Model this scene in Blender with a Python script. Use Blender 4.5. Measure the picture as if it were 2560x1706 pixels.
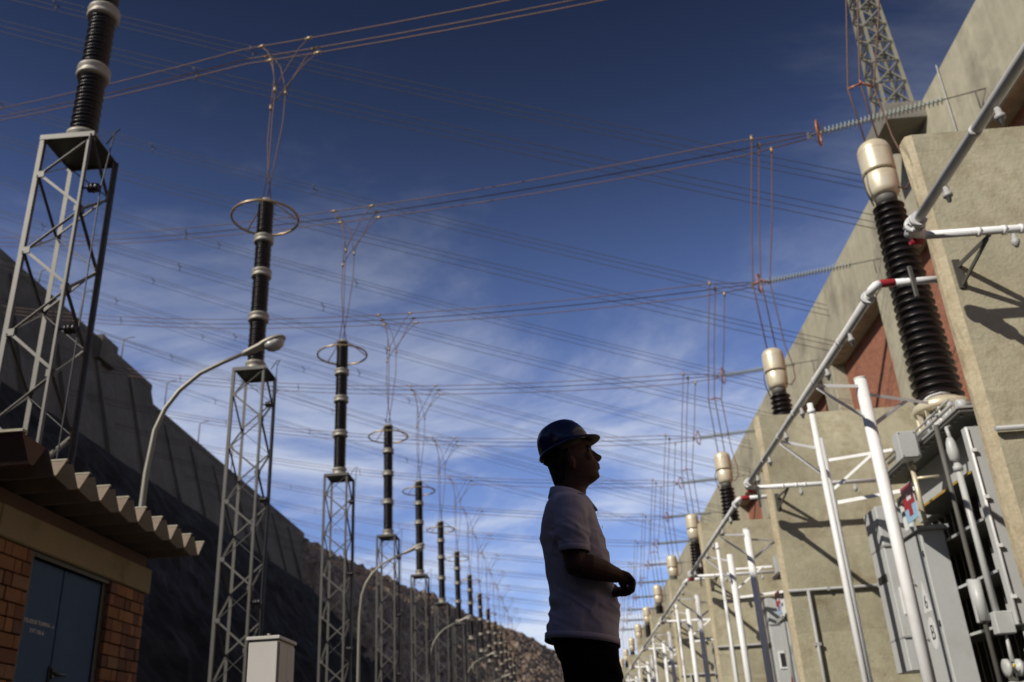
import bpy, math, random
from mathutils import Vector, Matrix, noise
random.seed(7)
for o in list(bpy.data.objects): bpy.data.objects.remove(o)
S = bpy.context.scene
C = S.collection
V = Vector

# ------------------------------------------------------------------ camera
cam_d = bpy.data.cameras.new('camera'); cam = bpy.data.objects.new('camera', cam_d); C.objects.link(cam)
right = V((0.99683207, 0.05812002, -0.05429445)); down = V((-0.07356760, 0.41434642, -0.90714103)); fwd = V((-0.03022634, 0.90826159, 0.41730955))
cam.matrix_world = Matrix(((right.x, -down.x, -fwd.x, 0), (right.y, -down.y, -fwd.y, 0), (right.z, -down.z, -fwd.z, 0.40), (0, 0, 0, 1)))
cam_d.lens = 0.899917 * 36; cam_d.sensor_width = 36; cam_d.clip_end = 5000; cam_d.clip_start = 0.05
cam_d.dof.use_dof = True; cam_d.dof.focus_distance = 4.12; cam_d.dof.aperture_fstop = 2.8
S.camera = cam

# ------------------------------------------------------------------ sky, sun, exposure
SUN = V((1.08, 0.92, -1.02)).normalized()          # direction the light travels
W = bpy.data.worlds.new('World'); S.world = W; W.use_nodes = True
nt = W.node_tree; nt.nodes.clear()
def N(t, typ, **kw):
    n = t.nodes.new(typ)
    for k, v in kw.items():
        if k in n.inputs: n.inputs[k].default_value = v
        else: setattr(n, k, v)
    return n
def MATH(t, op, a, b=None, clamp=False):
    n = t.nodes.new('ShaderNodeMath'); n.operation = op; n.use_clamp = clamp
    for i, x in enumerate((a, b)):
        if x is None: continue
        if isinstance(x, (int, float)): n.inputs[i].default_value = x
        else: t.links.new(x, n.inputs[i])
    return n.outputs[0]
sky = N(nt, 'ShaderNodeTexSky', sky_type='NISHITA', sun_disc=False)
ts = -SUN
sky.sun_elevation = math.asin(ts.z); sky.sun_rotation = math.atan2(ts.x, ts.y)
sky.altitude = 300; sky.air_density = 1.0; sky.dust_density = 0.25; sky.ozone_density = 2.6
tc = N(nt, 'ShaderNodeTexCoord'); sep = N(nt, 'ShaderNodeSeparateXYZ'); nt.links.new(tc.outputs['Generated'], sep.inputs[0])
zz = MATH(nt, 'ADD', MATH(nt, 'MAXIMUM', sep.outputs[2], 0.0), 0.12)
cmb = N(nt, 'ShaderNodeCombineXYZ')
nt.links.new(MATH(nt, 'DIVIDE', sep.outputs[0], zz), cmb.inputs[0]); nt.links.new(MATH(nt, 'DIVIDE', sep.outputs[1], zz), cmb.inputs[1])
mp = N(nt, 'ShaderNodeMapping'); nt.links.new(cmb.outputs[0], mp.inputs[0])
mp.inputs['Rotation'].default_value = (0, 0, math.radians(24)); mp.inputs['Scale'].default_value = (0.8, 1.0, 1); mp.inputs['Location'].default_value = (22.4, 8.8, 0)
n1 = N(nt, 'ShaderNodeTexNoise', Scale=1.7, Detail=10, Roughness=0.64, Distortion=0.35); nt.links.new(mp.outputs[0], n1.inputs['Vector'])
n2 = N(nt, 'ShaderNodeTexNoise', Scale=0.7, Detail=3, Roughness=0.5); nt.links.new(mp.outputs[0], n2.inputs['Vector'])
cov = MATH(nt, 'ADD', MATH(nt, 'MULTIPLY', n1.outputs[0], 0.62), MATH(nt, 'MULTIPLY', n2.outputs[0], 0.62))
mr = N(nt, 'ShaderNodeMapRange', interpolation_type='SMOOTHSTEP'); nt.links.new(cov, mr.inputs[0])
mr.inputs[1].default_value = 0.545; mr.inputs[2].default_value = 0.77; mr.inputs[3].default_value = 0.0; mr.inputs[4].default_value = 0.92
# thin cirrus: optical path through the layer grows towards the horizon
path = MATH(nt, 'MINIMUM', MATH(nt, 'DIVIDE', 0.40, zz), 0.96)
path = MATH(nt, 'POWER', path, 3.3)
cl = MATH(nt, 'MULTIPLY', mr.outputs[0], path)
tint = N(nt, 'ShaderNodeMix', data_type='RGBA', blend_type='MULTIPLY'); tint.inputs[0].default_value = 1.0
nt.links.new(sky.outputs[0], tint.inputs[6]); tint.inputs[7].default_value = (0.80, 0.77, 1.0, 1)
# polarised clear sky opposite the sun: deepens steadily from the horizon to the zenith
dep = MATH(nt, 'ADD', MATH(nt, 'DIVIDE', 1.6, MATH(nt, 'ADD', 1.0, MATH(nt, 'EXPONENT', MATH(nt, 'DIVIDE', MATH(nt, 'SUBTRACT', sep.outputs[2], 0.5), 0.078)))), 0.27)
deep = N(nt, 'ShaderNodeMix', data_type='RGBA', blend_type='MULTIPLY'); deep.inputs[0].default_value = 1.0; deep.clamp_result = False
nt.links.new(tint.outputs[2], deep.inputs[6]); nt.links.new(dep, deep.inputs[7])
mixc = N(nt, 'ShaderNodeMix', data_type='RGBA'); nt.links.new(cl, mixc.inputs[0])
nt.links.new(deep.outputs[2], mixc.inputs[6]); mixc.inputs[7].default_value = (11.2, 11.7, 12.6, 1)
bg = N(nt, 'ShaderNodeBackground', Strength=0.066); nt.links.new(mixc.outputs[2], bg.inputs[0])
wo = N(nt, 'ShaderNodeOutputWorld'); nt.links.new(bg.outputs[0], wo.inputs[0])

sd = bpy.data.lights.new('sun', 'SUN'); sd.energy = 3.9; sd.angle = math.radians(0.53); sd.color = (1.0, 0.94, 0.85)
sun = bpy.data.objects.new('sun', sd); C.objects.link(sun); sun.rotation_euler = SUN.to_track_quat('-Z', 'Y').to_euler(); sun.location = (-30, -20, 60)
vs = S.view_settings; vs.view_transform = 'Standard'; vs.look = 'None'; vs.gamma = 1; vs.exposure = 0.14
try: vs.use_curve_mapping = False
except Exception: pass
S.render.engine = 'CYCLES'; S.cycles.max_bounces = 6; S.cycles.diffuse_bounces = 3

# ------------------------------------------------------------------ materials
def mat(name, col, rough=0.6, metal=0.0, var=0.25, scale=3.0, streak=0.0, fine=0.0, bump=0.0, bscale=40.0, spec=0.5, dirt_sun=None, dirt_sun_amt=0.0, dscale=0.6, coat=0.0, big=0.0):
    m = bpy.data.materials.new(name); m.use_nodes = True; t = m.node_tree
    b = t.nodes['Principled BSDF']; b.inputs['Roughness'].default_value = rough; b.inputs['Metallic'].default_value = metal
    b.inputs['Specular IOR Level'].default_value = spec; b.inputs['Coat Weight'].default_value = coat
    g = N(t, 'ShaderNodeNewGeometry'); pos = g.outputs['Position']
    def noise_(sc, det=5, vec=None, r=0.6):
        n = N(t, 'ShaderNodeTexNoise', Scale=sc, Detail=det, Roughness=r); t.links.new(vec or pos, n.inputs['Vector']); return n.outputs[0]
    fac = MATH(t, 'ADD', MATH(t, 'MULTIPLY', MATH(t, 'SUBTRACT', noise_(scale), 0.5), 2 * var), 1.0)
    if streak:
        mpn = N(t, 'ShaderNodeMapping'); t.links.new(pos, mpn.inputs[0]); mpn.inputs['Scale'].default_value = (2.2, 2.2, 0.16)
        fac = MATH(t, 'MULTIPLY', fac, MATH(t, 'ADD', MATH(t, 'MULTIPLY', MATH(t, 'SUBTRACT', noise_(1.0, 6, mpn.outputs[0]), 0.5), 2 * streak), 1.0))
    if big:
        fac = MATH(t, 'MULTIPLY', fac, MATH(t, 'ADD', MATH(t, 'MULTIPLY', MATH(t, 'SUBTRACT', noise_(0.28, 3), 0.5), 2 * big), 1.0))
    if fine:
        fac = MATH(t, 'MULTIPLY', fac, MATH(t, 'ADD', MATH(t, 'MULTIPLY', MATH(t, 'SUBTRACT', noise_(scale * 9, 4), 0.5), 2 * fine), 1.0))
    mx = N(t, 'ShaderNodeMix', data_type='RGBA', blend_type='MULTIPLY'); mx.inputs[0].default_value = 1
    mx.inputs[6].default_value = (*col, 1); t.links.new(fac, mx.inputs[7]); out = mx.outputs[2]
    if dirt_sun:
        r = N(t, 'ShaderNodeMapRange'); t.links.new(noise_(dscale, 7, None, 0.68), r.inputs[0]); r.inputs[1].default_value = 0.5; r.inputs[2].default_value = 0.72; r.inputs[4].default_value = dirt_sun_amt
        m2 = N(t, 'ShaderNodeMix', data_type='RGBA'); t.links.new(r.outputs[0], m2.inputs[0]); t.links.new(out, m2.inputs[6]); m2.inputs[7].default_value = (*dirt_sun, 1); out = m2.outputs[2]
    t.links.new(out, b.inputs['Base Color'])
    if bump:
        bn = N(t, 'ShaderNodeBump', Strength=bump, Distance=0.02); t.links.new(noise_(bscale, 6), bn.inputs['Height']); t.links.new(bn.outputs[0], b.inputs['Normal'])
    return m
def add_boards(m, pitch=0.62, depth=0.05):
    """faint horizontal formwork lines in cast concrete"""
    t = m.node_tree; b = t.nodes['Principled BSDF']; g = N(t, 'ShaderNodeNewGeometry'); s = N(t, 'ShaderNodeSeparateXYZ'); t.links.new(g.outputs['Position'], s.inputs[0])
    nz = N(t, 'ShaderNodeTexNoise', Scale=0.7, Detail=3); t.links.new(g.outputs['Position'], nz.inputs['Vector'])
    z = MATH(t, 'ADD', s.outputs[2], MATH(t, 'MULTIPLY', nz.outputs[0], 0.05))
    fr = MATH(t, 'FRACT', MATH(t, 'DIVIDE', z, pitch))
    line = MATH(t, 'LESS_THAN', fr, 0.035)
    row = N(t, 'ShaderNodeTexWhiteNoise', noise_dimensions='1D'); t.links.new(MATH(t, 'FLOOR', MATH(t, 'DIVIDE', z, pitch)), row.inputs['W'])
    f = MATH(t, 'ADD', MATH(t, 'MULTIPLY', row.outputs[0], 0.16), 0.92)
    f = MATH(t, 'SUBTRACT', f, MATH(t, 'MULTIPLY', line, depth))
    src = b.inputs['Base Color'].links[0].from_socket
    mx = N(t, 'ShaderNodeMix', data_type='RGBA', blend_type='MULTIPLY'); mx.inputs[0].default_value = 1; t.links.new(src, mx.inputs[6]); t.links.new(f, mx.inputs[7])
    t.links.new(mx.outputs[2], b.inputs['Base Color'])
M = {}
M['concrete'] = mat('pier_concrete', (0.44, 0.405, 0.28), 0.9, var=0.28, scale=0.9, streak=0.22, fine=0.24, bump=0.5, bscale=22, spec=0.2, dirt_sun=(0.22, 0.165, 0.09), dirt_sun_amt=0.7, dscale=1.6, big=0.4)
add_boards(M['concrete'])
M['concrete_edge'] = mat('chipped_concrete', (0.50, 0.43, 0.29), 0.9, var=0.25, scale=2.2, streak=0.12, fine=0.3, bump=0.8, bscale=12, spec=0.2, dirt_sun=(0.26, 0.18, 0.09), dirt_sun_amt=0.6, dscale=2.5)
M['concrete_wall'] = mat('wall_concrete', (0.41, 0.375, 0.27), 0.9, var=0.24, scale=0.3, streak=0.34, fine=0.2, bump=0.3, bscale=14, spec=0.2, dirt_sun=(0.16, 0.145, 0.115), dirt_sun_amt=0.75, dscale=0.35)
M['concrete_dark'] = mat('weathered_concrete', (0.22, 0.20, 0.165), 0.9, var=0.25, scale=0.6, streak=0.3, fine=0.2, bump=0.3, spec=0.2, dirt_sun=(0.10, 0.09, 0.075), dirt_sun_amt=0.6)
M['dam'] = mat('dam_concrete', (0.115, 0.098, 0.076), 0.95, var=0.35, scale=0.12, streak=0.3, fine=0.25, spec=0.1, dirt_sun=(0.05, 0.045, 0.04), dirt_sun_amt=0.8, dscale=0.15)
M['painted_wall'] = mat('grey_painted_wall', (0.12, 0.125, 0.14), 0.8, var=0.15, scale=0.8, streak=0.2, spec=0.2)
M['lintel'] = mat('lintel_concrete', (0.27, 0.23, 0.14), 0.9, var=0.18, scale=2.5, fine=0.12, bump=0.3, spec=0.2, dirt_sun=(0.11, 0.09, 0.05), dirt_sun_amt=0.5, dscale=2.0)
M['roof'] = mat('roof_sheet', (0.23, 0.185, 0.14), 0.9, var=0.2, scale=3, fine=0.15, spec=0.2, dirt_sun=(0.14, 0.10, 0.07), dirt_sun_amt=0.5, dscale=2.2)
M['cap'] = mat('roof_end_cap', (0.40, 0.37, 0.28), 0.9, var=0.15, scale=7, fine=0.2, bump=0.3, spec=0.2)
M['fascia'] = mat('roof_fascia', (0.14, 0.09, 0.07), 0.9, var=0.2, scale=3, fine=0.2, spec=0.2)
for i, c in enumerate([(0.25, 0.125, 0.06), (0.18, 0.09, 0.05), (0.31, 0.165, 0.078), (0.15, 0.085, 0.06), (0.24, 0.14, 0.08)]):
    M['brick%d' % i] = mat('clay_block_%d' % i, c, 0.85, var=0.2, scale=6, fine=0.2, bump=0.3, spec=0.25)
M['mortar'] = mat('mortar', (0.10, 0.075, 0.055), 0.95, var=0.2, scale=8)
M['door'] = mat('blue_door', (0.055, 0.105, 0.20), 0.6, var=0.16, scale=1.6, fine=0.1, spec=0.08, dirt_sun=(0.07, 0.10, 0.15), dirt_sun_amt=0.4)
M['black'] = mat('black_steel', (0.03, 0.03, 0.03), 0.5, var=0.2)
M['letter'] = mat('stencil_paint', (0.75, 0.72, 0.62), 0.8, var=0.25, scale=30)
M['galv'] = mat('galvanised_steel', (0.105, 0.099, 0.084), 0.5, 0.35, var=0.2, scale=3.5, fine=0.15, dirt_sun=(0.08, 0.065, 0.048), dirt_sun_amt=0.5, dscale=2)
M['mast_steel'] = mat('mast_steel', (0.27, 0.25, 0.18), 0.6, 0.2, var=0.2, scale=2)
M['galv_warm'] = mat('galvanised_lamp_pole', (0.24, 0.23, 0.18), 0.45, 0.3, var=0.15, scale=3)
M['porcelain'] = mat('brown_porcelain', (0.012, 0.008, 0.0075), 0.36, var=0.3, scale=4, spec=0.5)
M['flange'] = mat('cast_flange', (0.34, 0.31, 0.25), 0.5, 0.25, var=0.18, scale=6)
M['copper'] = mat('weathered_copper_conductor', (0.13, 0.068, 0.042), 0.65, 0.1, var=0.2, scale=2)
M['ring'] = mat('corona_ring_metal', (0.40, 0.30, 0.16), 0.4, 0.5, var=0.25, scale=5, dirt_sun=(0.42, 0.17, 0.08), dirt_sun_amt=0.8, dscale=1.5)
M['ring_red'] = mat('red_corona_ring', (0.40, 0.16, 0.09), 0.5, 0.3, var=0.2, scale=5)
M['line'] = mat('line_conductor', (0.07, 0.06, 0.06), 0.7, 0.0, var=0.15)
M['disc'] = mat('insulator_glass', (0.33, 0.36, 0.32), 0.3, var=0.15, scale=9)
M['cream'] = mat('cream_paint', (0.72, 0.64, 0.46), 0.36, 0.25, var=0.10, scale=6, dirt_sun=(0.42, 0.27, 0.12), dirt_sun_amt=0.35, dscale=2.5)
M['white'] = mat('white_pipe_paint', (0.84, 0.84, 0.82), 0.5, var=0.05, scale=5, fine=0.06, dirt_sun=(0.50, 0.46, 0.38), dirt_sun_amt=0.28, dscale=3)
M['greypipe'] = mat('grey_pipe_paint', (0.40, 0.40, 0.385), 0.5, var=0.12, scale=5, dirt_sun=(0.22, 0.19, 0.16), dirt_sun_amt=0.4, dscale=4)
M['rail'] = mat('worn_rail_paint', (0.66, 0.66, 0.64), 0.62, var=0.10, scale=5, fine=0.08, spec=0.3, dirt_sun=(0.33, 0.30, 0.25), dirt_sun_amt=0.45, dscale=3)
M['red'] = mat('red_paint', (0.36, 0.025, 0.03), 0.4, var=0.15, scale=8)
M['grey'] = mat('grey_tank_paint', (0.50, 0.51, 0.495), 0.42, var=0.08, scale=2, fine=0.06, dirt_sun=(0.36, 0.34, 0.28), dirt_sun_amt=0.4, dscale=1.6)
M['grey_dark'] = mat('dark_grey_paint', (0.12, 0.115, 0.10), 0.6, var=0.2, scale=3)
M['ochre'] = mat('ochre_edge', (0.42, 0.27, 0.05), 0.6, var=0.3, scale=9)
M['signwhite'] = mat('sign_white', (0.72, 0.72, 0.70), 0.5, var=0.08)
M['signblue'] = mat('sign_blue', (0.32, 0.52, 0.70), 0.5, var=0.08)
M['yellow'] = mat('yellow_paint', (0.70, 0.55, 0.05), 0.5, var=0.1)
M['cab_beige'] = mat('cabinet_paint', (0.56, 0.54, 0.50), 0.5, var=0.08, scale=2, dirt_sun=(0.40, 0.36, 0.30), dirt_sun_amt=0.3)
M['ground'] = mat('yard_asphalt', (0.085, 0.08, 0.072), 0.95, var=0.25, scale=0.5, fine=0.3, bump=0.4, bscale=30, spec=0.2)
M['terrain'] = mat('dry_ground', (0.20, 0.16, 0.11), 0.95, var=0.3, scale=0.05, fine=0.2, spec=0.1)
M['rock_dark'] = mat('dark_wet_rock', (0.026, 0.022, 0.018), 0.95, var=0.5, scale=0.22, fine=0.35, bump=0.6, bscale=2.5, spec=0.08, dirt_sun=(0.085, 0.078, 0.075), dirt_sun_amt=0.55, dscale=0.3)
M['rockfill'] = mat('rockfill', (0.15, 0.108, 0.078), 0.95, var=0.6, scale=0.3, fine=0.6, bump=1.0, bscale=1.0, spec=0.15, dirt_sun=(0.40, 0.33, 0.26), dirt_sun_amt=0.8, dscale=0.5)  # pale warm specks are sunlit rock faces painted into the colour
M['lampglass'] = mat('lamp_glass', (0.42, 0.40, 0.34), 0.25, var=0.15, scale=8, spec=0.6)
M['shirt'] = mat('white_pique_cotton', (0.66, 0.65, 0.75), 0.95, var=0.04, scale=8, bump=0.25, bscale=420, spec=0.1)
M['trousers'] = mat('navy_trousers', (0.012, 0.013, 0.020), 0.95, var=0.2, scale=20, bump=0.3, bscale=300, spec=0.1)
M['skin'] = mat('skin', (0.115, 0.062, 0.040), 0.55, var=0.10, scale=20, fine=0.06, bump=0.15, bscale=160, spec=0.4)
M['hair'] = mat('black_hair', (0.010, 0.008, 0.007), 0.6, var=0.4, scale=90, bump=0.8, bscale=140)
M['hat'] = mat('blue_hat_plastic', (0.008, 0.022, 0.105), 0.28, var=0.06, scale=8, spec=0.5, coat=0.3)
M['lining'] = mat('hat_lining', (0.30, 0.27, 0.22), 0.8, var=0.2)
M['strap'] = mat('grey_strap', (0.16, 0.15, 0.13), 0.8, var=0.2)
M['shoe'] = mat('black_leather', (0.02, 0.018, 0.016), 0.4, var=0.2)
M['eye'] = mat('eye_white', (0.30, 0.28, 0.26), 0.2, var=0.02)
M['button'] = mat('button', (0.55, 0.53, 0.5), 0.3, var=0.02)
# brick infill, bricks too small to tell apart at that distance
mb_ = mat('powerhouse_brick', (0.36, 0.155, 0.095), 0.9, var=0.22, scale=1.2, fine=0.3, bump=0.6, bscale=9, spec=0.2)
t = mb_.node_tree; g = N(t, 'ShaderNodeNewGeometry'); s_ = N(t, 'ShaderNodeSeparateXYZ'); t.links.new(g.outputs['Position'], s_.inputs[0]); cb = N(t, 'ShaderNodeCombineXYZ')
t.links.new(s_.outputs[1], cb.inputs[0]); t.links.new(s_.outputs[2], cb.inputs[1])
br = N(t, 'ShaderNodeTexBrick', Scale=1.0); t.links.new(cb.outputs[0], br.inputs['Vector'])
br.inputs['Brick Width'].default_value = 0.26; br.inputs['Row Height'].default_value = 0.10; br.inputs['Mortar Size'].default_value = 0.012
br.inputs['Color1'].default_value = (1.1, 1.05, 1, 1); br.inputs['Color2'].default_value = (0.8, 0.82, 0.85, 1); br.inputs['Mortar'].default_value = (0.62, 0.7, 0.75, 1)
b_ = t.nodes['Principled BSDF']; src = b_.inputs['Base Color'].links[0].from_socket
mx = N(t, 'ShaderNodeMix', data_type='RGBA', blend_type='MULTIPLY'); mx.inputs[0].default_value = 1; t.links.new(src, mx.inputs[6]); t.links.new(br.outputs[0], mx.inputs[7]); t.links.new(mx.outputs[2], b_.inputs['Base Color'])
M['pbrick'] = mb_

# ------------------------------------------------------------------ mesh helpers
class MB:
    def __init__(s): s.v = []; s.f = []; s.sm = []
    def add(s, vs_, fs, smooth=False):
        o = len(s.v); s.v += [tuple(p) for p in vs_]; s.f += [tuple(i + o for i in f) for f in fs]; s.sm += [smooth] * len(fs); return s
    def box(s, a, b):
        x0, y0, z0 = a; x1, y1, z1 = b
        return s.add([(x0, y0, z0), (x1, y0, z0), (x1, y1, z0), (x0, y1, z0), (x0, y0, z1), (x1, y0, z1), (x1, y1, z1), (x0, y1, z1)],
                     [(0, 3, 2, 1), (4, 5, 6, 7), (0, 1, 5, 4), (1, 2, 6, 5), (2, 3, 7, 6), (3, 0, 4, 7)])
    def bbox(s, a, b, w=0.012):
        """box with chamfered edges"""
        x0, y0, z0 = a; x1, y1, z1 = b; vs_ = []; w = min(w, (x1 - x0) / 3, (y1 - y0) / 3, (z1 - z0) / 3)
        def idx(i, j, k, ax): return ((i * 2 + j) * 2 + k) * 3 + ax
        for i, x in enumerate((x0, x1)):
            for j, y in enumerate((y0, y1)):
                for k, z in enumerate((z0, z1)):
                    sx, sy, sz = (w if i == 0 else -w), (w if j == 0 else -w), (w if k == 0 else -w)
                    vs_ += [(x, y + sy, z + sz), (x + sx, y, z + sz), (x + sx, y + sy, z)]
        fs = []
        for i in (0, 1):
            q = [idx(i, 0, 0, 0), idx(i, 1, 0, 0), idx(i, 1, 1, 0), idx(i, 0, 1, 0)]; fs.append(q if i else q[::-1])
            q = [idx(0, i, 0, 1), idx(0, i, 1, 1), idx(1, i, 1, 1), idx(1, i, 0, 1)]; fs.append(q if i else q[::-1])
            q = [idx(0, 0, i, 2), idx(1, 0, i, 2), idx(1, 1, i, 2), idx(0, 1, i, 2)]; fs.append(q if i else q[::-1])
        for i in (0, 1):
            for j in (0, 1):
                fs.append([idx(i, j, 0, 0), idx(i, j, 1, 0), idx(i, j, 1, 1), idx(i, j, 0, 1)])
                fs.append([idx(i, 0, j, 0), idx(i, 1, j, 0), idx(i, 1, j, 2), idx(i, 0, j, 2)])
                fs.append([idx(0, i, j, 1), idx(1, i, j, 1), idx(1, i, j, 2), idx(0, i, j, 2)])
                for k in (0, 1): fs.append([idx(i, j, k, 0), idx(i, j, k, 1), idx(i, j, k, 2)])
        return s.add(vs_, fs)
    def tube(s, pts, r, n=8, cap=True, smooth=True, closed=False):
        pts = [V(p) for p in pts]; rs = r if isinstance(r, (list, tuple)) else [r] * len(pts); m = len(pts)
        vs_ = []; up = None
        for i, p in enumerate(pts):
            if closed: d = pts[(i + 1) % m] - pts[i - 1]
            else: d = pts[min(i + 1, m - 1)] - pts[max(i - 1, 0)]
            d.normalize()
            if up is None: up = V((0, 0, 1)) if abs(d.z) < 0.9 else V((1, 0, 0))
            a = up - d * up.dot(d)
            if a.length < 1e-6: a = d.orthogonal()
            a.normalize(); up = a; b = d.cross(a)
            for k in range(n):
                th = 2 * math.pi * k / n; vs_.append(p + (a * math.cos(th) + b * math.sin(th)) * rs[i])
        fs = []; L = m if closed else m - 1
        for i in range(L):
            for k in range(n): fs.append((i * n + k, i * n + (k + 1) % n, ((i + 1) % m) * n + (k + 1) % n, ((i + 1) % m) * n + k))
        s.add(vs_, fs, smooth)
        if cap and not closed:
            o = len(s.v) - len(vs_)
            s.f += [tuple(o + k for k in range(n))[::-1], tuple(o + (m - 1) * n + k for k in range(n))]; s.sm += [False, False]
        return s
    def lathe(s, prof, c=(0, 0, 0), n=24, axis='z', smooth=True):
        """prof: list of (radius, height)"""
        vs_ = []
        for r, h in prof:
            for k in range(n):
                th = 2 * math.pi * k / n; x, y = r * math.cos(th), r * math.sin(th)
                p = (x, y, h) if axis == 'z' else ((h, x, y) if axis == 'x' else (y, h, x))
                vs_.append((c[0] + p[0], c[1] + p[1], c[2] + p[2]))
        fs = []
        for i in range(len(prof) - 1):
            for k in range(n): fs.append((i * n + k, i * n + (k + 1) % n, (i + 1) * n + (k + 1) % n, (i + 1) * n + k))
        fs += [tuple(range(n))[::-1], tuple((len(prof) - 1) * n + k for k in range(n))]
        return s.add(vs_, fs, smooth)
    def angle(s, a, b, w, th, ref):
        """steel angle section from a to b; ref = direction of one leg"""
        a, b = V(a), V(b); d = (b - a).normalized(); u = V(ref) - d * V(ref).dot(d); u.normalize(); v = d.cross(u)
        wu, wv = w if isinstance(w, tuple) else (w, w)
        sec = [(0, 0), (wu, 0), (wu, th), (th, th), (th, wv), (0, wv)]
        vs_ = [p + u * x + v * y for p in (a, b) for x, y in sec]; n = 6
        fs = [(k, (k + 1) % n, n + (k + 1) % n, n + k) for k in range(n)] + [(3, 2, 1, 0), (5, 4, 3, 0), (6, 7, 8, 9), (6, 9, 10, 11)]
        return s.add(vs_, fs)
    def rings(s, rings, smooth=True):
        n = len(rings[0]); vs_ = [p for r in rings for p in r]; fs = []
        for i in range(len(rings) - 1):
            for k in range(n): fs.append((i * n + k, i * n + (k + 1) % n, (i + 1) * n + (k + 1) % n, (i + 1) * n + k))
        fs += [tuple(range(n))[::-1], tuple((len(rings) - 1) * n + k for k in range(n))]
        return s.add(vs_, fs, smooth)
    def prism(s, poly, d):
        n = len(poly); d = V(d); vs_ = [V(p) for p in poly] + [V(p) + d for p in poly]
        return s.add(vs_, [tuple(range(n))[::-1], tuple(range(n, 2 * n))] + [(k, (k + 1) % n, n + (k + 1) % n, n + k) for k in range(n)])
    def mesh(s, name, m):
        me = bpy.data.meshes.new(name); me.from_pydata(s.v, [], s.f); me.polygons.foreach_set('use_smooth', s.sm)
        if m: me.materials.append(M[m] if isinstance(m, str) else m)
        me.update(); return me
    def build(s, name, m, parent=None, kind=None, label=None):
        import bmesh
        me = s.mesh(name, m); bm = bmesh.new(); bm.from_mesh(me); bmesh.ops.recalc_face_normals(bm, faces=bm.faces); bm.to_mesh(me); bm.free()
        return link(name, me, parent, kind, label)
def link(name, me, parent=None, kind=None, label=None, loc=None):
    o = bpy.data.objects.new(name, me); C.objects.link(o)
    if parent: o.parent = parent
    if loc: o.location = loc
    if kind: o['kind'] = kind
    if label: o['label'] = label
    return o
def tag(o, label, cat, group=None):
    o['label'] = label; o['category'] = cat
    if group: o['group'] = group
    return o
def thing(name, label, cat, group=None, loc=(0, 0, 0)):
    o = bpy.data.objects.new(name, None); C.objects.link(o); o.location = loc; o.empty_display_size = 0.2
    return tag(o, label, cat, group)
def copy_tree(o, parent=None, loc=None, skip=()):
    c = o.copy(); C.objects.link(c)
    if parent: c.parent = parent
    if loc is not None: c.location = loc
    for ch in list(o.children):
        if ch.name.split('.')[0] not in skip: copy_tree(ch, c, None, skip)
    return c
ORD = ['first', 'second', 'third', 'fourth', 'fifth', 'sixth', 'seventh', 'eighth', 'ninth', 'tenth', 'eleventh', 'twelfth', 'thirteenth', 'fourteenth', 'fifteenth']
def text_mesh(txt, size):
    cu = bpy.data.curves.new('lettering', 'FONT'); cu.body = txt; cu.size = size; cu.align_x = 'CENTER'; cu.align_y = 'CENTER'; cu.extrude = 0.0008
    ob = bpy.data.objects.new('lettering', cu); C.objects.link(ob); me = bpy.data.meshes.new_from_object(ob.evaluated_get(bpy.context.evaluated_depsgraph_get()))
    bpy.data.objects.remove(ob); bpy.data.curves.remove(cu); return me
def place_text(name, txt, size, m, parent, origin, xdir, ydir):
    me = text_mesh(txt, size); me.materials.clear(); me.materials.append(M[m])
    x = V(xdir).normalized(); y = V(ydir).normalized(); z = x.cross(y)
    me.transform(Matrix(((x.x, y.x, z.x, origin[0]), (x.y, y.y, z.y, origin[1]), (x.z, y.z, z.z, origin[2]), (0, 0, 0, 1))))
    me.name = name; return link(name, me, parent)
P = 10.0      # bay spacing along the row

# ------------------------------------------------------------------ ground, terrain
m = MB(); m.box((-1500, -600, -2), (1500, 2500, -0.004)); m.build('ground', 'terrain', kind='structure')
m = MB(); m.add([(-17, -60, 0), (13.4, -60, 0), (13.4, 190, 0), (-17, 190, 0)], [(0, 1, 2, 3)]); m.build('yard_pavement', 'ground', kind='structure')
def lerp_tab(tab, x):
    for (a, b) in zip(tab, tab[1:]):
        if x <= b[0]:
            t_ = (x - a[0]) / (b[0] - a[0]); return [p + (q - p) * t_ for p, q in zip(a[1:], b[1:])]
    return list(tab[-1][1:])
def zfoot(Y): return 32.2
# dark rock slope below the dam wall
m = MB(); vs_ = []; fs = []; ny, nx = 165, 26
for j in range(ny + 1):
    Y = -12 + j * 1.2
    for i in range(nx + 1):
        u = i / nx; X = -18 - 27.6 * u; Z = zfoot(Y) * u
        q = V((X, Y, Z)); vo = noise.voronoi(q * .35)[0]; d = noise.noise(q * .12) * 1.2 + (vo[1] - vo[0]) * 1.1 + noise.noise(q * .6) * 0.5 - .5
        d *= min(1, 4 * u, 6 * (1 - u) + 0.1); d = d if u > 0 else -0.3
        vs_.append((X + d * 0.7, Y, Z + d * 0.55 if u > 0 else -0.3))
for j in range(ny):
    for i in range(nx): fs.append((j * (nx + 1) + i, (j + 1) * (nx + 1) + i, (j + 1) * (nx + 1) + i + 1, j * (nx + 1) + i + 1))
m.add(vs_, fs); m.build('rock_slope', 'rock_dark', kind='structure')
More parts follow.
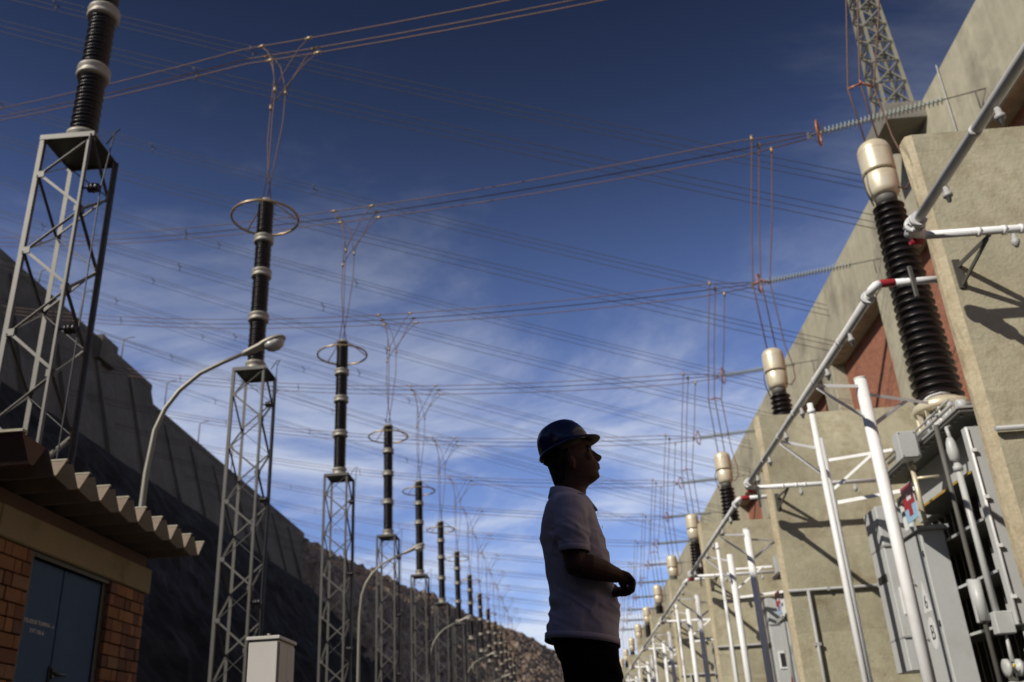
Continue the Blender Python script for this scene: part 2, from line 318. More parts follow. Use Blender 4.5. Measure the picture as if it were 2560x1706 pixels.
# rockfill hill that closes the valley
crest = [(0, -53, 174, 43.5), (0.05, -50.2, 182, 45.0), (0.2, -43.4, 215, 45), (0.42, -32.8, 250, 42.3), (0.58, -23.1, 270, 39.8), (0.8, -0.5, 300, 31), (0.92, 22, 318, 20), (1, 60, 340, 8)]
foot = [(0, -24, 166, -4), (0.05, -18, 175, -0.5), (0.2, -15, 186, -0.5), (0.42, -10, 200, -0.5), (0.58, -3, 212, -0.5), (0.8, 15, 235, -0.5), (0.92, 40, 260, -0.5), (1, 75, 290, -0.5)]
m = MB(); vs_ = []; fs = []; nu, nv = 230, 120
for j in range(nu + 1):
    u = j / nu; c_ = V(lerp_tab(crest, u)); f_ = V(lerp_tab(foot, u))
    for i in range(nv + 1):
        v = i / nv
        if v <= 0.78: p = f_.lerp(c_, v / 0.78)
        else: q = (v - 0.78) / 0.22; p = c_ + V((-14, 45, -30)) * q
        vo = noise.voronoi(p * 0.24)[0]; vo2 = noise.voronoi(p * 0.6 + V((5, 3, 1)))[0]
        d = (vo[1] - vo[0]) * 1.9 + (vo2[1] - vo2[0]) * 1.0 + noise.noise(p * 0.06) * 2.2 * min(1, u * 8) - 0.5
        vs_.append(p + V((0.3, -0.75, 0.6)) * (d - 0.6))
for j in range(nu):
    for i in range(nv): fs.append((j * (nv + 1) + i, (j + 1) * (nv + 1) + i, (j + 1) * (nv + 1) + i + 1, j * (nv + 1) + i + 1))
m.add(vs_, fs); m.build('rockfill_hill', 'rockfill', kind='structure')
# dam wall
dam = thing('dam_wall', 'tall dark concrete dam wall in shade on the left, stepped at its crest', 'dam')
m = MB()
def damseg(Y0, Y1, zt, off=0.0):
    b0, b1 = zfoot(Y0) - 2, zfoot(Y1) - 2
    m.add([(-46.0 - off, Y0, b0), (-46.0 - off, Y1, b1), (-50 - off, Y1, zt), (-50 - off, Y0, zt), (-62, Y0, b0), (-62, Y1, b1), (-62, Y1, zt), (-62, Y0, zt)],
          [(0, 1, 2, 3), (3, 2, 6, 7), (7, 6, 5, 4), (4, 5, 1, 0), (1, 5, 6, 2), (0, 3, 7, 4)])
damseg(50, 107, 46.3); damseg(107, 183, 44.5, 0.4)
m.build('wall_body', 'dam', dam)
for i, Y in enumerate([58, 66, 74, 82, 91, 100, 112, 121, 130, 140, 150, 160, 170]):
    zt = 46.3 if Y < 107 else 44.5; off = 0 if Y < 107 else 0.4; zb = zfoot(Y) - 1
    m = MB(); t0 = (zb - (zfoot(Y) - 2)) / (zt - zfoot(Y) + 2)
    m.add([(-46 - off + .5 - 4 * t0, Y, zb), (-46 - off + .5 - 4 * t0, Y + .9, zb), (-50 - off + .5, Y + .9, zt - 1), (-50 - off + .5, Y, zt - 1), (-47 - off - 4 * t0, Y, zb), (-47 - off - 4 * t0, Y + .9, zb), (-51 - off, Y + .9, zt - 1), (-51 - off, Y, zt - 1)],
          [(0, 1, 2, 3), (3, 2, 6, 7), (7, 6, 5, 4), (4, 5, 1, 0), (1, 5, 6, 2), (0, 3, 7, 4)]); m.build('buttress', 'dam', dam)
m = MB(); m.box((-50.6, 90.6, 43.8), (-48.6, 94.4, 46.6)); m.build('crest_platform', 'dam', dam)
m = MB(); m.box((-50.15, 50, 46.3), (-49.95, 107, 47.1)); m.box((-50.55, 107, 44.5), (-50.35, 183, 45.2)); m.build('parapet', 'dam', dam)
for i, (Y, h) in enumerate([(84, 5), (93, 7.0), (104, 6), (118, 7.5), (131, 6), (146, 7)]):
    m = MB(); zt = 46.3 if Y < 107 else 44.5; m.tube([(-53, Y, zt), (-53, Y, zt + h), (-52.4, Y, zt + h + .3), (-51.6, Y, zt + h + .35)], [.11, .08, .06, .06], 6)
    o = m.build('crest_post', 'galv'); tag(o, 'thin pole on the dam crest, %s from the near end' % ORD[i], 'pole', 'thin poles along the dam crest')

# ------------------------------------------------------------------ powerhouse wall, fire walls
WX, WT = 13.5, 20.1; Y0, Y1 = -8.0, 168.0
ph = thing('powerhouse_building', 'long concrete powerhouse wall with brick panels along the right side', 'building')
m = MB(); m.bbox((WX, Y0, 16.6), (WX + 4, Y1, WT), 0.05); m.build('parapet_beam', 'concrete_wall', ph)
m = MB(); m.box((WX, Y0, 0), (WX + 4, Y1, 3.2)); m.build('base_wall', 'concrete_wall', ph)
m = MB(); m.box((WX + 0.65, Y0, 3.2), (WX + 4, Y1, 16.6)); m.build('brick_infill', 'pbrick', ph)
me = None
for k in range(-3, 16):
    yc = 32.72 + 8.74 * k
    if k < -3 or yc > Y1: continue
    if me is None:
        m = MB(); m.bbox((WX + 0.02, -0.84, 3.2), (WX + 0.7, 0.84, 16.6), 0.03); me = m.mesh('pilaster', 'concrete_wall')
    link('pilaster', me, ph, loc=(0, yc, 0))
dm = MB(); dm.tube([(WX - 0.06, 24.2, 20.2), (WX - 0.07, 24.2, 15.5)], 0.022, 6); dm.build('drain_pipe', 'greypipe', ph)
for k in range(14):
    dm = MB(); dm.tube([(WX + 0.56, 34.35 + 8.74 * k, 16.6), (WX + 0.56, 34.35 + 8.74 * k, 3.2)], 0.05, 6); dm.build('downpipe', 'greypipe', ph)
# corbel and lattice mast
m = MB(); m.bbox((12.15, 25.72, 19.35), (13.5, 27.8, 20.05), .03); m.build('corbel', 'concrete_dark', ph)
def lattice_mast(cx, cy, z0, z1, w0, w1, panels, name, label):
    root = thing(name, label, 'mast', loc=(cx, cy, z0))
    def w(z): return w0 + (w1 - w0) * (z / (z1 - z0))
    H_ = z1 - z0; cs = [(-1, -1), (1, -1), (1, 1), (-1, 1)]
    for sx, sy in cs:
        m = MB(); m.angle((sx * w0 / 2, sy * w0 / 2, 0), (sx * w1 / 2, sy * w1 / 2, H_), 0.09, 0.012, (-sx, 0, 0)); m.build('leg', 'mast_steel', root)
    zs = []; z = 0.0
    while z < H_: zs.append(z); z += w(z) * 1.0
    for z, zn in zip(zs, zs[1:]):
        for q in range(4):
            a, b = cs[q], cs[(q + 1) % 4]; wa, wb = w(z) / 2, w(zn) / 2
            m = MB(); m.angle((a[0] * wa, a[1] * wa, z), (b[0] * wb, b[1] * wb, zn), 0.05, 0.008, (0, 0, 1)); m.build('brace', 'mast_steel', root)
            m = MB(); m.angle((b[0] * wa, b[1] * wa, z), (a[0] * wb, a[1] * wb, zn), 0.05, 0.008, (0, 0, 1)); m.build('brace', 'mast_steel', root)
            m = MB(); m.angle((a[0] * wb, a[1] * wb, zn), (b[0] * wb, b[1] * wb, zn), 0.06, 0.008, (0, 0, 1)); m.build('cross_bar', 'mast_steel', root)
    return root
lattice_mast(12.75, 26.35, 20.05, 33.0, 0.98, 0.28, 12, 'lattice_mast', 'tall tapered lattice mast on a concrete corbel at top right')

# fire walls (concrete piers between the transformer bays)
def pier_mesh():
    m = MB(); n = 26; m2 = MB()
    m.box((4.66, 9.37, -0.2), (13.6, 9.60, 7.05))
    # ragged weathered nose at the free end
    vs_ = []; fs = []; cols = [(4.66, 9.373), (4.585, 9.40), (4.57, 9.48), (4.585, 9.58), (4.66, 9.597)]
    for i in range(n + 1):
        z = -0.2 + 7.25 * i / n
        for j, (x, y) in enumerate(cols):
            a = 0 if j in (0, 4) else 1; q = noise.noise(V((j * 1.3, z * 2.1, 3.3))); r = max(0, noise.noise(V((j * 2.0, z * 1.1, 9.1))) - 0.12)
            vs_.append((x + a * (q * 0.016 + r * 0.11), y + a * q * 0.012, z))
    for i in range(n):
        for j in range(4): fs.append((i * 5 + j, i * 5 + j + 1, (i + 1) * 5 + j + 1, (i + 1) * 5 + j))
    fs.append(tuple(n * 5 + j for j in range(5))); m2.add(vs_, fs)
    return m, m2
m, m2 = pier_mesh(); pm = None; NB = 15
for k in range(NB):
    if k == 0:
        root = thing('fire_wall', 'nearest concrete fire wall, tall slab cut by the right edge', 'wall', 'concrete fire walls between the transformers')
        m.build('wall_slab', 'concrete', root); m2.build('wall_nose', 'concrete_edge', root)
        a = MB(); a.tube([(4.62, 9.31, 3.28), (8.5, 9.31, 3.28)], 0.03, 8)
        for x in (5.4, 6.4, 7.4): a.box((x, 9.28, 3.24), (x + .05, 9.37, 3.32))
        a.build('conduit', 'greypipe', root)
        a = MB(); a.tube([(5.02, 9.31, 3.28), (5.02, 9.31, 0.2)], 0.035, 8); a.box((4.96, 9.28, 2.2), (5.08, 9.37, 2.26)); a.build('conduit', 'greypipe', root)
        pier0 = root
    else:
        c = copy_tree(pier0, loc=(0, P * k, 0)); c['label'] = 'concrete fire wall, %s of its row counted from the camera' % ORD[k]

# ------------------------------------------------------------------ transformers
def bushing(root):
    bz0, bz1 = 5.70, 9.72; n = 27; prof = []
    for i in range(n):
        z = bz0 + (bz1 - bz0) * i / n; pz = (bz1 - bz0) / n; f = i / (n - 1); ro = 0.415 + (0.285 - 0.415) * f; ri = ro - 0.075
        prof += [(ri, z), (ri + 0.02, z + pz * .16), (ro, z + pz * .22), (ro + .004, z + pz * .34), (ro - .025, z + pz * .5), (ri, z + pz * .86)]
    prof.append((0.16, bz1 + .02)); m = MB(); m.lathe(prof, n=32); b = m.build('bushing', 'porcelain', root); b.location = (6.8, 15.3, 0)
    m = MB(); m.lathe([(0.20, 9.70), (0.205, 9.84), (0.19, 9.90)], n=28); m.build('neck', M['grey_dark'], b)
    m = MB(); m.lathe([(0.19, 9.87), (0.235, 9.885), (0.275, 9.93), (0.288, 10.0), (0.302, 10.08), (0.308, 10.17), (0.308, 10.345), (0.302, 10.355), (0.255, 10.36)], n=36); m.build('dome_base', 'cream', b)
    m = MB(); m.lathe([(0.268, 10.35), (0.268, 10.42)], n=32); m.build('dome_gap', 'black', b)
    m = MB(); pr = [(0.30, 10.405), (0.312, 10.41), (0.316, 10.44), (0.316, 10.88)]
    for i in range(1, 11):
        a = i / 10 * math.pi / 2; pr.append((0.316 * max(0.02, math.cos(a)) ** .62, 10.88 + 0.25 * math.sin(a)))
    m.lathe(pr, n=40); m.lathe([(0.317, 10.86), (0.320, 10.868), (0.317, 10.876)], n=36); m.build('dome', 'cream', b)
    m = MB(); m.lathe([(.34, 5.47), (.455, 5.485), (.47, 5.52), (.47, 5.585), (.45, 5.62), (.38, 5.65), (.35, 5.70)], n=36); m.build('base_ring', 'cream', b)
    for q in range(12):
        a = q * math.pi / 6; c, s = math.cos(a), math.sin(a); m = MB()
        m.prism([(.36 * c - .012 * s, .36 * s + .012 * c, 5.12), (.44 * c - .012 * s, .44 * s + .012 * c, 5.12), (.44 * c - .012 * s, .44 * s + .012 * c, 5.47), (.36 * c - .012 * s, .36 * s + .012 * c, 5.47)], (.024 * s, -.024 * c, 0)); m.build('rib', 'cream', b)
    m = MB(); m.tube([(-.30, -.12, 10.38), (-.40, -.16, 10.2), (-.40, -.16, 9.95), (-.31, -.12, 9.62)], 0.014, 8); m.build('cable_loop', 'black', b)
    return b
def transformer(root):
    m = MB(); m.box((7.3, 13.55, 0.45), (10.0, 18.2, 4.78)); m.box((6.62, 13.62, 3.975), (7.3, 17.0, 4.795)); m.build('tank', 'grey', root)
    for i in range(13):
        m = MB(); m.box((6.74, 14.45 + .28 * i, .6), (7.298, 14.49 + .28 * i, 3.92)); m.build('shade_gap_fin', 'grey_dark', root)  # added fins, dark grey stands in for deep shade between the belts
    m = MB(); m.box((7.22, 14.4, .5), (7.296, 18.1, 3.93)); m.build('shade_gap_back', 'grey_dark', root)  # dark sheet, the black shade of the gaps put into its colour
    m = MB(); m.bbox((6.2, 13.38, 1.76), (6.72, 13.52, 4.6), .01); m.box((6.72, 13.42, .6), (7.5, 13.52, 4.7)); m.build('corner_panel', 'grey', root)
    m = MB(); m.tube([(6.215, 13.36, 1.8), (6.215, 13.36, 4.58)], .018, 6)
    for z in (2.1, 2.8, 3.5, 4.2): m.box((6.2, 13.32, z), (6.26, 13.40, z + .05))
    m.build('edge_strip', 'white', root)
    m = MB(); m.bbox((6.15, 13.3, 4.80), (10.2, 17.3, 4.845), .008); m.build('tank_flange', 'grey_dark', root)
    m = MB(); m.bbox((6.13, 13.28, 4.858), (10.2, 17.3, 4.90), .008); m.build('cover_plate', 'greypipe', root)
    for i in range(16):
        m = MB(); m.lathe([(.026, 4.77), (.026, 4.79), (.014, 4.795), (.014, 4.93)], (6.22, 13.42 + .24 * i, 0), 6, smooth=False); m.build('bolt', 'greypipe', root)
    for z, yb in ((3.94, 16.2), (3.24, 18.1), (2.50, 18.1), (1.80, 18.1)):
        m = MB(); m.add([(6.2, 13.55, z), (6.2, yb - .4, z), (6.5, yb, z), (7.21, yb, z), (7.21, 13.56, z), (6.2, 13.55, z + .03), (6.2, yb - .4, z + .03), (6.5, yb, z + .03), (7.21, yb, z + .03), (7.21, 13.56, z + .03)],
              [(0, 1, 2, 3, 4), (9, 8, 7, 6, 5), (0, 5, 6, 1), (1, 6, 7, 2), (2, 7, 8, 3), (3, 8, 9, 4), (4, 9, 5, 0)]); b = m.build('stiffening_belt', 'grey_dark', root)
        m = MB(); m.box((6.185, 13.55, z - .004), (6.199, yb - .4, z + .034)); m.build('belt_edge', 'ochre' if z > 3.9 else 'grey', b)
    for z0, z1 in ((3.28, 3.93), (2.54, 3.23), (1.84, 2.49)):
        for y in (13.58, 13.86, 14.14):
            m = MB(); m.box((6.55, y, z0), (6.72, y + .22, z1 - (.0 if y < 14 else .25))); m.build('rib', 'grey', root)
        m = MB(); m.add([(6.2, 13.56, z1), (6.72, 13.56, z1), (6.72, 13.56, z1 - .34), (6.2, 13.60, z1), (6.72, 13.60, z1), (6.72, 13.60, z1 - .34)], [(0, 1, 2), (5, 4, 3), (0, 3, 4, 1), (1, 4, 5, 2), (2, 5, 3, 0)]); m.build('gusset', 'grey_dark', root)
    # turret below the bushing
    m = MB(); m.lathe([(.62, 4.9), (.62, 4.96), (.50, 4.97), (.50, 5.10), (.56, 5.11), (.56, 5.15), (.36, 5.16), (.36, 5.42)], (6.85, 15.3, 0), 32); m.build('turret', 'grey', root)
    bushing(root)
    # clutter on the cover
    m = MB(); m.tube([(6.3, 13.9, 4.9), (6.3, 13.9, 5.12), (6.36, 14.0, 5.2), (6.9, 14.25, 5.2), (7.3, 14.3, 5.0)], .035, 8); m.build('oil_pipe', 'grey', root)
    m = MB(); m.tube([(6.25, 14.6, 4.9), (6.22, 14.6, 5.15), (6.3, 14.65, 5.22), (6.5, 14.7, 5.22)], .03, 8); m.build('oil_pipe', 'grey', root)
    m = MB(); m.tube([(6.18, 13.5, 5.02), (6.18, 16.6, 5.02)], .03, 8); m.tube([(6.14, 13.5, 5.09), (6.14, 16.6, 5.09)], .018, 6); m.build('cable_tray', 'greypipe', root)
    for y, z in ((13.72, 5.05), (14.25, 5.04), (14.9, 5.04)):
        m = MB(); m.lathe([(.07, -.09), (.10, -.08), (.10, .03), (.06, .06), (.06, .12)], (6.42, y, z), 14, 'x'); m.build('valve_flange', 'grey', root)
    m = MB(); m.lathe([(.03, 4.14), (.07, 4.18), (.085, 4.3), (.07, 4.44), (.04, 4.52)], (6.05, 13.62, 0), 16); m.build('breather', 'grey', root)
    m = MB(); m.tube([(6.06, 13.62, 4.52), (6.08, 13.7, 4.7), (6.2, 13.8, 4.75)], .03, 8); m.tube([(6.06, 13.62, 4.12), (6.06, 13.62, 1.9)], .047, 10); m.tube([(6.06, 13.62, 4.08), (6.06, 13.62, 4.0)], .07, 10); m.build('vertical_pipe', 'grey', root)
    for y in (13.75, 13.95):
        m = MB(); m.tube([(6.5, y, 4.7), (6.45, y, 4.2), (6.5, y, 3.98)], .022, 6); m.build('gauge_pipe', 'greypipe', root)
    m = MB(); m.bbox((5.95, 13.46, 1.66), (6.2, 13.62, 1.96), .012); m.build('terminal_box', 'grey', root)
    m = MB(); m.tube([(6.08, 13.55, 1.66), (6.07, 13.55, 1.3)], [.02, .035], 8); m.build('valve_stem', 'grey', root)
    m = MB(); m.lathe([(.05, -.18), (.12, -.17), (.12, -.12), (.06, -.11), (.06, -.02), (.11, -.01), (.11, .04), (.06, .05), (.06, .14), (.13, .15), (.13, .20), (.06, .21)], (6.1, 13.5, 1.22), 18, 'x'); m.build('drain_valve', 'grey', root)
    m = MB(); m.lathe([(.02, -.006), (.025, .0)], (6.0, 13.37, 1.24), 8, 'y'); m.build('valve_tag', 'yellow', root)
    m = MB(); m.tube([(6.34, 13.5, 1.75), (6.34, 13.5, 1.25), (6.34, 13.7, 1.1)], .045, 8); m.lathe([(.09, -.03), (.09, .03)], (6.34, 13.5, 1.42), 14, 'z'); m.build('drain_pipe', 'grey', root)
    m = MB(); m.bbox((5.95, 13.5, .95), (6.2, 13.6, 1.05), .01); m.build('valve_bracket', 'grey', root)
    m = MB(); m.tube([(5.92, 13.68, 4.75), (5.90, 13.66, 3.5), (5.88, 13.66, 0.1)], .036, 8); m.build('cable_conduit', 'grey_dark', root)
    m = MB(); m.tube([(5.88, 13.63, 1.86), (5.88, 13.63, 2.42)], .075, 14); m.bbox((5.80, 13.64, 1.84), (5.96, 13.72, 2.44), .01); m.build('conduit_sleeve', 'grey', root)
    # junction box on its stand
    jb = MB(); jb.bbox((5.72, 14.72, 4.56), (6.04, 15.0, 5.02), .015); j = jb.build('junction_box', 'grey', root)
    m = MB(); m.bbox((5.715, 14.70, 4.575), (6.005, 14.72, 5.005), .006); m.build('box_lid', 'grey', j)
    for x in (5.74, 5.98):
        for z in (4.60, 4.98):
            m = MB(); m.lathe([(.012, -.03), (.012, -.02)], (x, 14.725, z), 8, 'y'); m.build('screw', 'grey_dark', j)
    m = MB(); m.tube([(5.93, 14.96, 4.56), (5.93, 14.96, 3.49)], .04, 10); m.tube([(5.93, 14.96, 4.52), (5.93, 14.96, 4.44)], .06, 10); m.tube([(5.93, 14.96, 4.28), (6.3, 14.9, 4.28)], .025, 8); m.build('box_stand', 'cream', root)
    # sign plate
    sx = 5.56; m = MB(); m.box((sx, 14.22, 3.50), (sx + .012, 14.72, 4.06)); sg = m.build('sign_plate', 'signwhite', root)
    def yz(poly, off, nm, mm):
        m = MB(); m.prism([(sx - off, 14.72 - .5 * u, 3.50 + .56 * v) for u, v in poly], (.003, 0, 0)); m.build(nm, mm, sg)
    yz([(0, 0), (1, 0), (1, .46), (.62, .46), (.62, .24), (.30, .24), (.30, .36), (0, .36)], .003, 'blue_field', 'signblue')
    yz([(.02, .36), (.34, .36), (.34, .14), (.66, .14), (.66, .42), (.98, .42), (.98, .98), (.02, .98)], .006, 'red_emblem', 'red')
    yz([(.40, .56), (.76, .56), (.76, .66), (.56, .66), (.56, .72), (.40, .72)], .009, 'white_notch', 'signwhite')
    for i in range(3):
        m = MB(); m.tube([(6.05, 15.86 + .2 * i, 1.0), (6.05, 15.86 + .2 * i, 4.2)], .055, 10); m.build('cooler_pipe', 'grey', root)
    m = MB(); m.bbox((5.99, 15.75, 4.1), (6.12, 16.15, 4.24), .01); m.build('pipe_header', 'grey_dark', root)
    m = MB(); m.bbox((5.62, 16.2, 1.43), (6.1, 16.9, 4.16), .015); d = m.build('marshalling_box', 'grey', root)
    for z in (1.95, 3.45):
        m = MB(); m.box((5.612, 16.17, z), (6.1, 16.92, z + .03)); m.build('seam', 'greypipe', d)
    m = MB(); m.box((5.72, 16.175, 2.32), (5.96, 16.20, 2.76)); fr = m.build('window_frame', 'white', d)
    m = MB(); m.box((5.76, 16.168, 2.37), (5.92, 16.18, 2.71)); m.build('window', 'black', d)
    m = MB(); m.box((5.605, 16.35, 2.9), (5.72, 16.8, 3.02)); m.build('vent_slot', 'black', d)
    for x in (6.4, 9.6):
        for y in (13.9, 16.9):
            m = MB(); m.lathe([(.16, 0), (.16, .06), (.10, .08), (.10, .45)], (x, y, 0), 14); m.build('wheel_support', 'grey_dark', root)
tr0 = thing('transformer', 'nearest grey power transformer with a tall black bushing and cream dome', 'transformer', 'power transformers between the fire walls')
transformer(tr0)
NT = 14; SMALL = ('bolt', 'shade_gap_fin', 'screw', 'gauge_pipe', 'valve_tag', 'valve_bracket', 'rib', 'gusset', 'valve_stem', 'belt_edge', 'cable_loop', 'valve_flange', 'drain_valve', 'drain_pipe', 'white_notch', 'blue_field', 'red_emblem', 'sign_plate')
for k in range(1, NT):
    c = copy_tree(tr0, loc=(0, P * k, 0), skip=SMALL if k > 2 else ()); c['label'] = 'grey transformer with black bushing and cream dome, %s in the row' % ORD[k]
# control cabinets
def cabinet():
    root = thing('control_cabinet', 'tall grey control cabinet with triangle 6 and oval B markings', 'cabinet', 'control cabinets in front of the transformers')
    m = MB(); m.bbox((5.41, 13.92, 0.1), (5.79, 14.66, 3.24), .012); m.build('body', 'grey', root)
    m = MB(); m.add([(5.34, 13.84, 3.24), (5.85, 13.84, 3.24), (5.85, 14.74, 3.24), (5.34, 14.74, 3.24), (5.34, 13.84, 3.30), (5.85, 13.84, 3.30), (5.85, 14.74, 3.33), (5.34, 14.74, 3.33)], [(0, 3, 2, 1), (4, 5, 6, 7), (0, 1, 5, 4), (1, 2, 6, 5), (2, 3, 7, 6), (3, 0, 4, 7)]); m.build('rain_roof', 'greypipe', root)
    m = MB(); m.bbox((5.392, 13.97, .3), (5.41, 14.62, 3.20), .006); d = m.build('door', 'grey', root)
    for z in (2.9, 1.9, .9):
        m = MB(); m.tube([(5.40, 13.95, z - .04), (5.40, 13.95, z + .04)], .016, 8); m.build('hinge', 'black', d)
    for z in (2.55, 1.75):
        m = MB(); m.bbox((5.355, 14.53, z), (5.392, 14.58, z + .09), .006); m.tube([(5.365, 14.555, z + .03), (5.355, 14.47, z - .015)], .012, 6); m.build('handle', 'greypipe', d)
    tri = MB(); tri.prism([(5.389, 14.45, 2.10), (5.389, 14.11, 2.10), (5.389, 14.28, 2.56)], (.002, 0, 0)); tri.build('triangle_mark', 'signwhite', d)
    m = MB(); m.prism([(5.389, 14.28 + .15 * math.cos(a * math.pi / 16), 1.80 + .23 * math.sin(a * math.pi / 16)) for a in range(32)], (.002, 0, 0)); m.build('oval_mark', 'signwhite', d)
    place_text('marking', '6', .27, 'black', d, (5.387, 14.28, 2.235), (0, -1, 0), (0, 0, 1))
    place_text('marking', 'B', .30, 'black', d, (5.387, 14.28, 1.80), (0, -1, 0), (0, 0, 1))
    m = MB(); m.lathe([(.02, -.02), (.045, -.01), (.045, .01), (.02, .02)], (5.62, 14.0, 3.36), 12, 'y'); m.build('lifting_eye', 'greypipe', root)
    return root
CAB = V((.385, 1.03, 0))
cb0 = cabinet(); cb0.location = CAB; cb0.scale = (1, 1, 1.06)
for k in range(1, NT):
    c = copy_tree(cb0, loc=CAB + V((0, P * k, 0)), skip=('marking', 'triangle_mark', 'oval_mark', 'hinge'))
    c['label'] = 'narrow grey control cabinet beside a transformer, %s in the row' % ORD[k]
# red notice on the second cabinet door
m = MB(); m.prism([(5.765, 25.31 + .10 * math.cos(a * math.pi / 10), 1.85 + .22 * math.sin(a * math.pi / 10)) for a in range(20)], (.004, 0, 0)); tag(m.build('notice', 'red'), 'red oval notice on the second cabinet along the row', 'notice')

# deluge pipe frames
def deluge(k0=True):
    root = thing('deluge_pipe_frame', 'x', 'pipe frame', 'white fire water pipe frames in front of the transformers')
    px, pz = 4.05, 5.36
    m = MB(); m.tube([(px, 10.22, pz), (px, 18.62, pz)], .051, 14)
    for y in (10.30, 18.5): m.tube([(px, y - .03, pz), (px, y + .03, pz)], .085, 14)
    for y in (11.6, 13.0, 14.4, 15.6, 17.0): m.tube([(px, y - .025, pz), (px, y + .025, pz)], .058, 14)
    m.build('header_pipe', 'rail', root)
    for y in (11.2, 12.4, 14.0, 15.2, 16.6, 17.8):
        m = MB(); m.lathe([(.028, pz - .07), (.028, pz - .14), (.045, pz - .145), (.045, pz - .18), (.03, pz - .185), (.018, pz - .24)], (px + .01, y, 0), 10); m.build('spray_nozzle', 'greypipe', root)
    m = MB(); m.tube([(px, 10.24, pz), (px + .0, 10.14, pz + .02), (px + .05, 10.105, pz + .06), (px + .10, 10.10, pz + .08)], [.048, .054, .054, .05], 14); m.build('elbow', 'white', root)
    m = MB(); m.tube([(px + .08, 10.10, pz + .075), (px + .11, 10.10, pz + .08), (px + .27, 10.10, pz + .08), (px + .29, 10.10, pz + .08)], [.04, .05, .05, .04], 14); m.build('red_sleeve', 'red', root)
    m = MB(); m.tube([(px + .2, 10.10, pz + .08), (px + .95, 10.10, pz + .08)], .045, 12); m.build('feed_pipe', 'white', root)
    m = MB(); m.bbox((4.50, 10.03, 5.2), (4.55, 10.07, 5.62), .006); m.build('pipe_clamp', 'galv', root)
    # end flange and lateral pipe in front of the next fire wall
    m = MB(); m.tube([(px, 18.60, pz), (px, 18.72, pz - .02), (px + .12, 18.74, pz - .06)], [.075, .085, .065], 16); m.tube([(px, 18.58, pz), (px, 18.64, pz)], .105, 14)
    for a in range(6):
        x, z = .088 * math.cos(a * math.pi / 3), .088 * math.sin(a * math.pi / 3); m.tube([(px + x, 18.55, pz + z), (px + x, 18.68, pz + z)], .014, 6)
    m.build('end_flange', 'white', root)
    m = MB(); m.tube([(px - .02, 18.76, pz - .10), (px + .1, 18.76, pz - .12)], .05, 12); m.build('red_cap', 'red', root)
    m = MB(); m.tube([(px + .1, 18.74, pz - .06), (6.7, 18.74, pz - .08)], .045, 12)
    for x in (4.75, 5.02, 5.2, 6.0): m.tube([(x - .02, 18.74, pz - .07), (x + .02, 18.74, pz - .07)], .053, 12)
    m.build('lateral_pipe', 'white', root)
    for x in (5.1, 6.2):
        m = MB(); m.lathe([(.026, -.06), (.026, -.12), (.042, -.125), (.042, -.17), (.016, -.22)], (x, 18.74, pz - .07), 10); m.build('spray_nozzle', 'greypipe', root)
    m = MB(); m.angle((4.84, 18.76, pz - .10), (4.74, 19.36, pz - .12), .05, .01, (1, 0, 0)); m.angle((4.83, 18.80, pz - .12), (4.73, 19.36, pz - .36), .045, .01, (1, 0, 0)); m.box((4.70, 19.345, pz - .42), (4.78, 19.368, pz - .06)); m.build('wall_bracket', 'galv', root)
    # posts and their struts
    m = MB(); m.tube([(4.80, 13.25, 0), (4.80, 13.25, 5.42)], .088, 16); m.tube([(4.80, 13.25, 5.42), (4.80, 13.25, 5.44)], .092, 16); m.build('post', 'white', root)
    m = MB(); m.tube([(4.77, 15.8, 0), (4.77, 15.8, 5.32)], .085, 14); m.build('post', 'white', root)
    m = MB(); m.tube([(4.09, 13.62, 0), (4.09, 13.62, 5.22)], .045, 12); m.tube([(4.09, 13.62, 5.06), (4.09, 13.62, 5.12)], .062, 12); m.build('riser_pipe', 'white', root)
    def strut(a, b, w=.05):
        m = MB(); m.angle(a, b, w, .008, (0, 0, -1)); m.build('strut', 'white', root)
    strut((px + .05, 13.05, pz - .04), (4.76, 13.2, 5.32)); strut((px + .03, 13.05, pz - .08), (4.74, 13.2, 4.82))
    strut((4.86, 13.25, 5.20), (6.0, 13.9, 5.22)); strut((4.86, 13.25, 4.72), (5.6, 13.7, 5.22))
    strut((px + .05, 15.7, pz - .04), (4.72, 15.78, 5.18)); strut((px + .03, 15.7, pz - .08), (4.70, 15.78, 4.72))
    strut((4.83, 15.8, 4.95), (5.66, 14.9, 4.80)); strut((4.83, 15.8, 4.42), (5.45, 15.1, 4.85)); strut((4.83, 15.8, 4.20), (5.9, 15.0, 4.16), .06)
    m = MB(); m.tube([(5.95, 13.87, 5.24), (6.05, 13.9, 5.30), (6.25, 13.95, 5.36), (6.4, 14, 5.36)], .02, 8); m.build('hook', 'white', root)
    return root
dl0 = deluge(); dl0['label'] = 'nearest white fire water pipe frame with thick posts beside the transformer'
for k in range(1, NT):
    c = copy_tree(dl0, loc=(0, P * k, 0), skip=('spray_nozzle', 'hook', 'pipe_clamp') if k > 3 else ()); c['label'] = 'white fire water pipe frame with posts, %s bay along the row' % ORD[k]
c = copy_tree(dl0, loc=(0, -P, 0)); c['label'] = 'thick white fire water pipe crossing the top right corner before the nearest fire wall'

